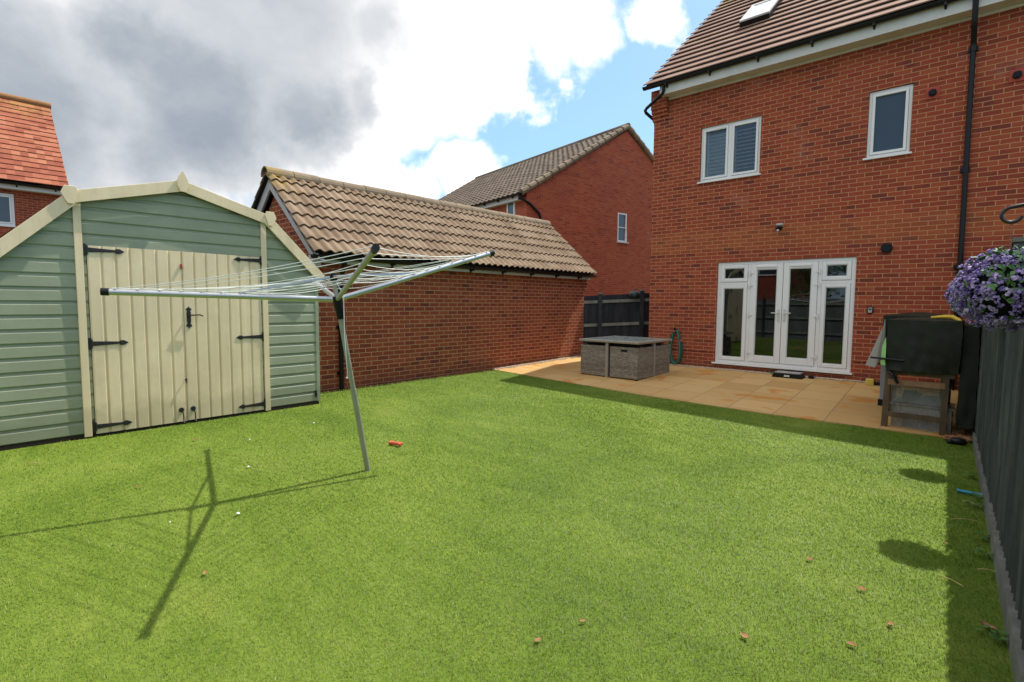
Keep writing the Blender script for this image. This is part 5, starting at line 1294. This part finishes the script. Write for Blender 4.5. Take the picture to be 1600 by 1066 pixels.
m = MB(); m.obox((-1.2,10.62,.09), (.12,.01,0), (0,.03,0), (0,0,.03)); mesh('black_tray', m, M['black'], bevel=.01, label='flat black object on the gravel right of the yellow block', cat='tray', origin=(-1.2,10.62,.06))
m = MB(); m.ball((-.13,7.62,-.10), .055, 10, 6, (1.5,.9,.8)); m.ball((-.20,7.60,-.115), .03, 8, 5); mesh('black_scrap', m, M['black'], smooth=True, label='black crumpled scrap in the lawn corner next to the fence', cat='scrap', origin=(-.13,7.62,-.14))

# ------------------------------------------------------------------ litter on the lawn
def lz(x, y): return lawn_z(x)+.010
x, y = -4.374, 3.113; z = lz(x, y)+.018; m = MB()
d = Vector((.95,.25,0)).normalized(); a = Vector((x,y,z)); q = Vector((-d.y, d.x, 0))
m.tube([a-d*.06, a-d*.03, a+d*.02, a+d*.06], [.022,.018,.017,.020], 10)
for s in (-1, 1):
    for e in (-1, 1): m.ball(a+d*s*.06+q*e*.013, .018, 8, 6)
mesh('dog_toy', m, M['orange'], smooth=True, label='orange bone-shaped dog toy lying on the lawn beside the airer', cat='dog toy', origin=(x,y,z-.02))
x, y = .02, 5.652; z = lz(x, y)+.012; m = MB(); m.tube([(x-.09,y+.0,z),(x+.09,y-.035,z+.008)], .012, 10); m.tube([(x-.10,y+.001,z),(x-.085,y,z)], .015, 10); mesh('blue_tube', m, M['blue'], smooth=True, label='bright blue plastic tube on the lawn against the fence', cat='tube', origin=(x,y,z))
def leaf_obj(x, y, s, seed, lab):
    rr = random.Random(seed); z = lz(x, y)+.004; a = rr.uniform(0, 2*PI); m = MB(); L_, R_ = [], []
    n = 7; up = rr.uniform(.15,.5)
    for i in range(n):
        t = i/(n-1); wd = s*.34*math.sin(PI*min(.97, t*.95+.04))**.8*(1+rr.uniform(-.15,.15)); cz = s*up*(t-.5)**2*1.6; 
        px, py = (t-.5)*s, .08*s*math.sin(3*t)
        L_.append((px, py+wd, cz+wd*.55)); R_.append((px, py-wd, cz+wd*.4)); 
    C_ = [((t/(n-1)-.5)*s, .08*s*math.sin(3*t/(n-1)), s*up*(t/(n-1)-.5)**2*1.6) for t in range(n)]
    pts = L_+C_+R_; ca, sa = math.cos(a), math.sin(a)
    m.add([(x+p*ca-q*sa, y+p*sa+q*ca, z+r_) for p, q, r_ in pts], [(i, i+1, n+i+1, n+i) for i in range(n-1)]+[(n+i, n+i+1, 2*n+i+1, 2*n+i) for i in range(n-1)])
    m.tube([(x+.5*s*ca, y+.5*s*sa, z+.01),(x+.75*s*ca, y+.75*s*sa, z+.012)], .0015, 4)
    mesh('fallen_leaf', m, M['dry_leaf'], label=lab, cat='leaf', group='dry leaves scattered on the lawn', origin=(x,y,z))
LV = [(-3.068,.934,.045,'dry orange leaf in the left foreground right of the airer shadow tip'),(-.693,3.466,.05,'curled brown leaf above a second leaf in the sunlit lawn right of centre'),
      (-.409,3.296,.06,'pale brown leaf left of the round basket shadow edge, nearest the camera side'),(-.735,2.436,.055,'upright reddish leaf low in the right foreground lawn'),
      (-.252,3.029,.045,'small red-brown leaf just left of the fence shadow'),(.105,3.338,.085,'long feathery brown leaf inside the fence shadow'),
      (-1.41,1.759,.045,'small tan leaf at the bottom centre of the lawn'),(-1.342,2.015,.04,'dark brown leaf just above the bottom centre leaf'),
      (-5.9,1.75,.06,'brown leaf lying before the left shed door'),(-4.80,1.02,.045,'reddish leaf near the thin airer shadow on the far left'),(-.10,4.35,.035,'tiny brown leaf on the boundary of the fence shadow'),(-.36,2.72,.05,'tan leaf beside the fence shadow in the foreground')]
for i, (x, y, s, lab) in enumerate(LV): leaf_obj(x, y, s*.78, i+20, lab)
PW = [(-3.743,1.359,.022,'white scrap of paper inside the bend of the airer shadow'),(-4.692,1.8,.018,'white speck on the lawn between the shed doors and airer pole'),(-5.55,2.15,.014,'tiny white speck on the lawn just in front of the right shed door'),(-5.75,2.95,.018,'white speck on the lawn in front of the green shed panel by its corner'),(-3.92,1.0,.010,'tiny white crumb beside the thin airer shadow')]
for i, (x, y, s, lab) in enumerate(PW):
    s *= .62; m = MB(); m.ball((x, y, lz(x, y)+s*.5), s, 7, 5, (1.2,.9,.6)); mesh('paper_scrap', m, M['paper'], label=lab, cat='scrap', group='white scraps on the lawn', origin=(x,y,lz(x,y)))
SW = [(-.02,4.9,.16,.5,'longer straw in the fence shadow below the round shadow of the far basket'),(.02,5.35,.13,2.6,'short straw in the fence shadow near the blue tube'),(-.05,3.75,.12,-.6,'straw in the fence shadow right of the big basket shadow'),(.10,4.05,.09,.3,'short straw close to the gravel board'),(-.35,2.3,.13,-.7,'straw on sunlit turf at the bottom right'),(-6.0,.55,.10,.9,'pale straw at the far left in front of the green shed wall')]
for i, (x, y, s, a, lab) in enumerate(SW):
    z = lz(x, y)+.010; m = MB(); m.tube([(x-math.cos(a)*s/2,y-math.sin(a)*s/2,z),(x,y,z+.008),(x+math.cos(a)*s/2,y+math.sin(a)*s/2,z+.002)], .0026, 5); mesh('straw_stalk', m, M['straw'], label=lab, cat='straw', group='straws lying on the lawn', origin=(x,y,z))
WD = [(.11,5.30,.10,16,'leafy weed clump at the gravel board just below the blue tube'),(.10,5.50,.07,10,'small weed beside the blue tube at the fence foot'),(.13,4.62,.05,7,'low weed at the joint of the gravel boards'),(.12,4.28,.05,7,'small weed in the fence shadow midway down the gravel board'),(.16,3.25,.07,9,'round-leaved weed at the fence foot in the foreground'),(.20,2.72,.09,14,'spreading weed in the bottom right corner'),(.03,6.2,.06,8,'weed sprig by the gravel board below the leaf litter'),(-2.95,10.80,.10,12,'small green weed on the gravel left of the black door step')]
for i, (x, y, s, n_, lab) in enumerate(WD):
    rr = random.Random(40+i); z0 = (lz(x, y) if y < 9 else .07)-.01; m = MB()
    for k in range(n_):
        a = rr.uniform(0, 2*PI); rad = rr.uniform(.15,1)*s; b = Vector((x+math.cos(a)*rad*.9-(.03 if y < 9 else 0), y+math.sin(a)*rad, z0+rr.uniform(.02,.05)+.25*s*rr.random())); l = rr.uniform(.016,.034)
        o = Vector((math.cos(a), math.sin(a), rr.uniform(-.2,.5))); q = Vector((-math.sin(a), math.cos(a), rr.uniform(-.3,.3)))
        m.add([b-o*l*.6, b-o*l*.1+q*l*.7, b+o*l*.6+q*l*.5, b+o*l*.85, b+o*l*.6-q*l*.5, b-o*l*.1-q*l*.7], [(0,1,2,3),(0,3,4,5)]); m.tube([(x,y,z0), tuple(b-o*l*.6)], .0012, 4)
    mesh('weed', m, M['weed'], label=lab, cat='weed', group='weeds along the edges', origin=(x,y,z0))
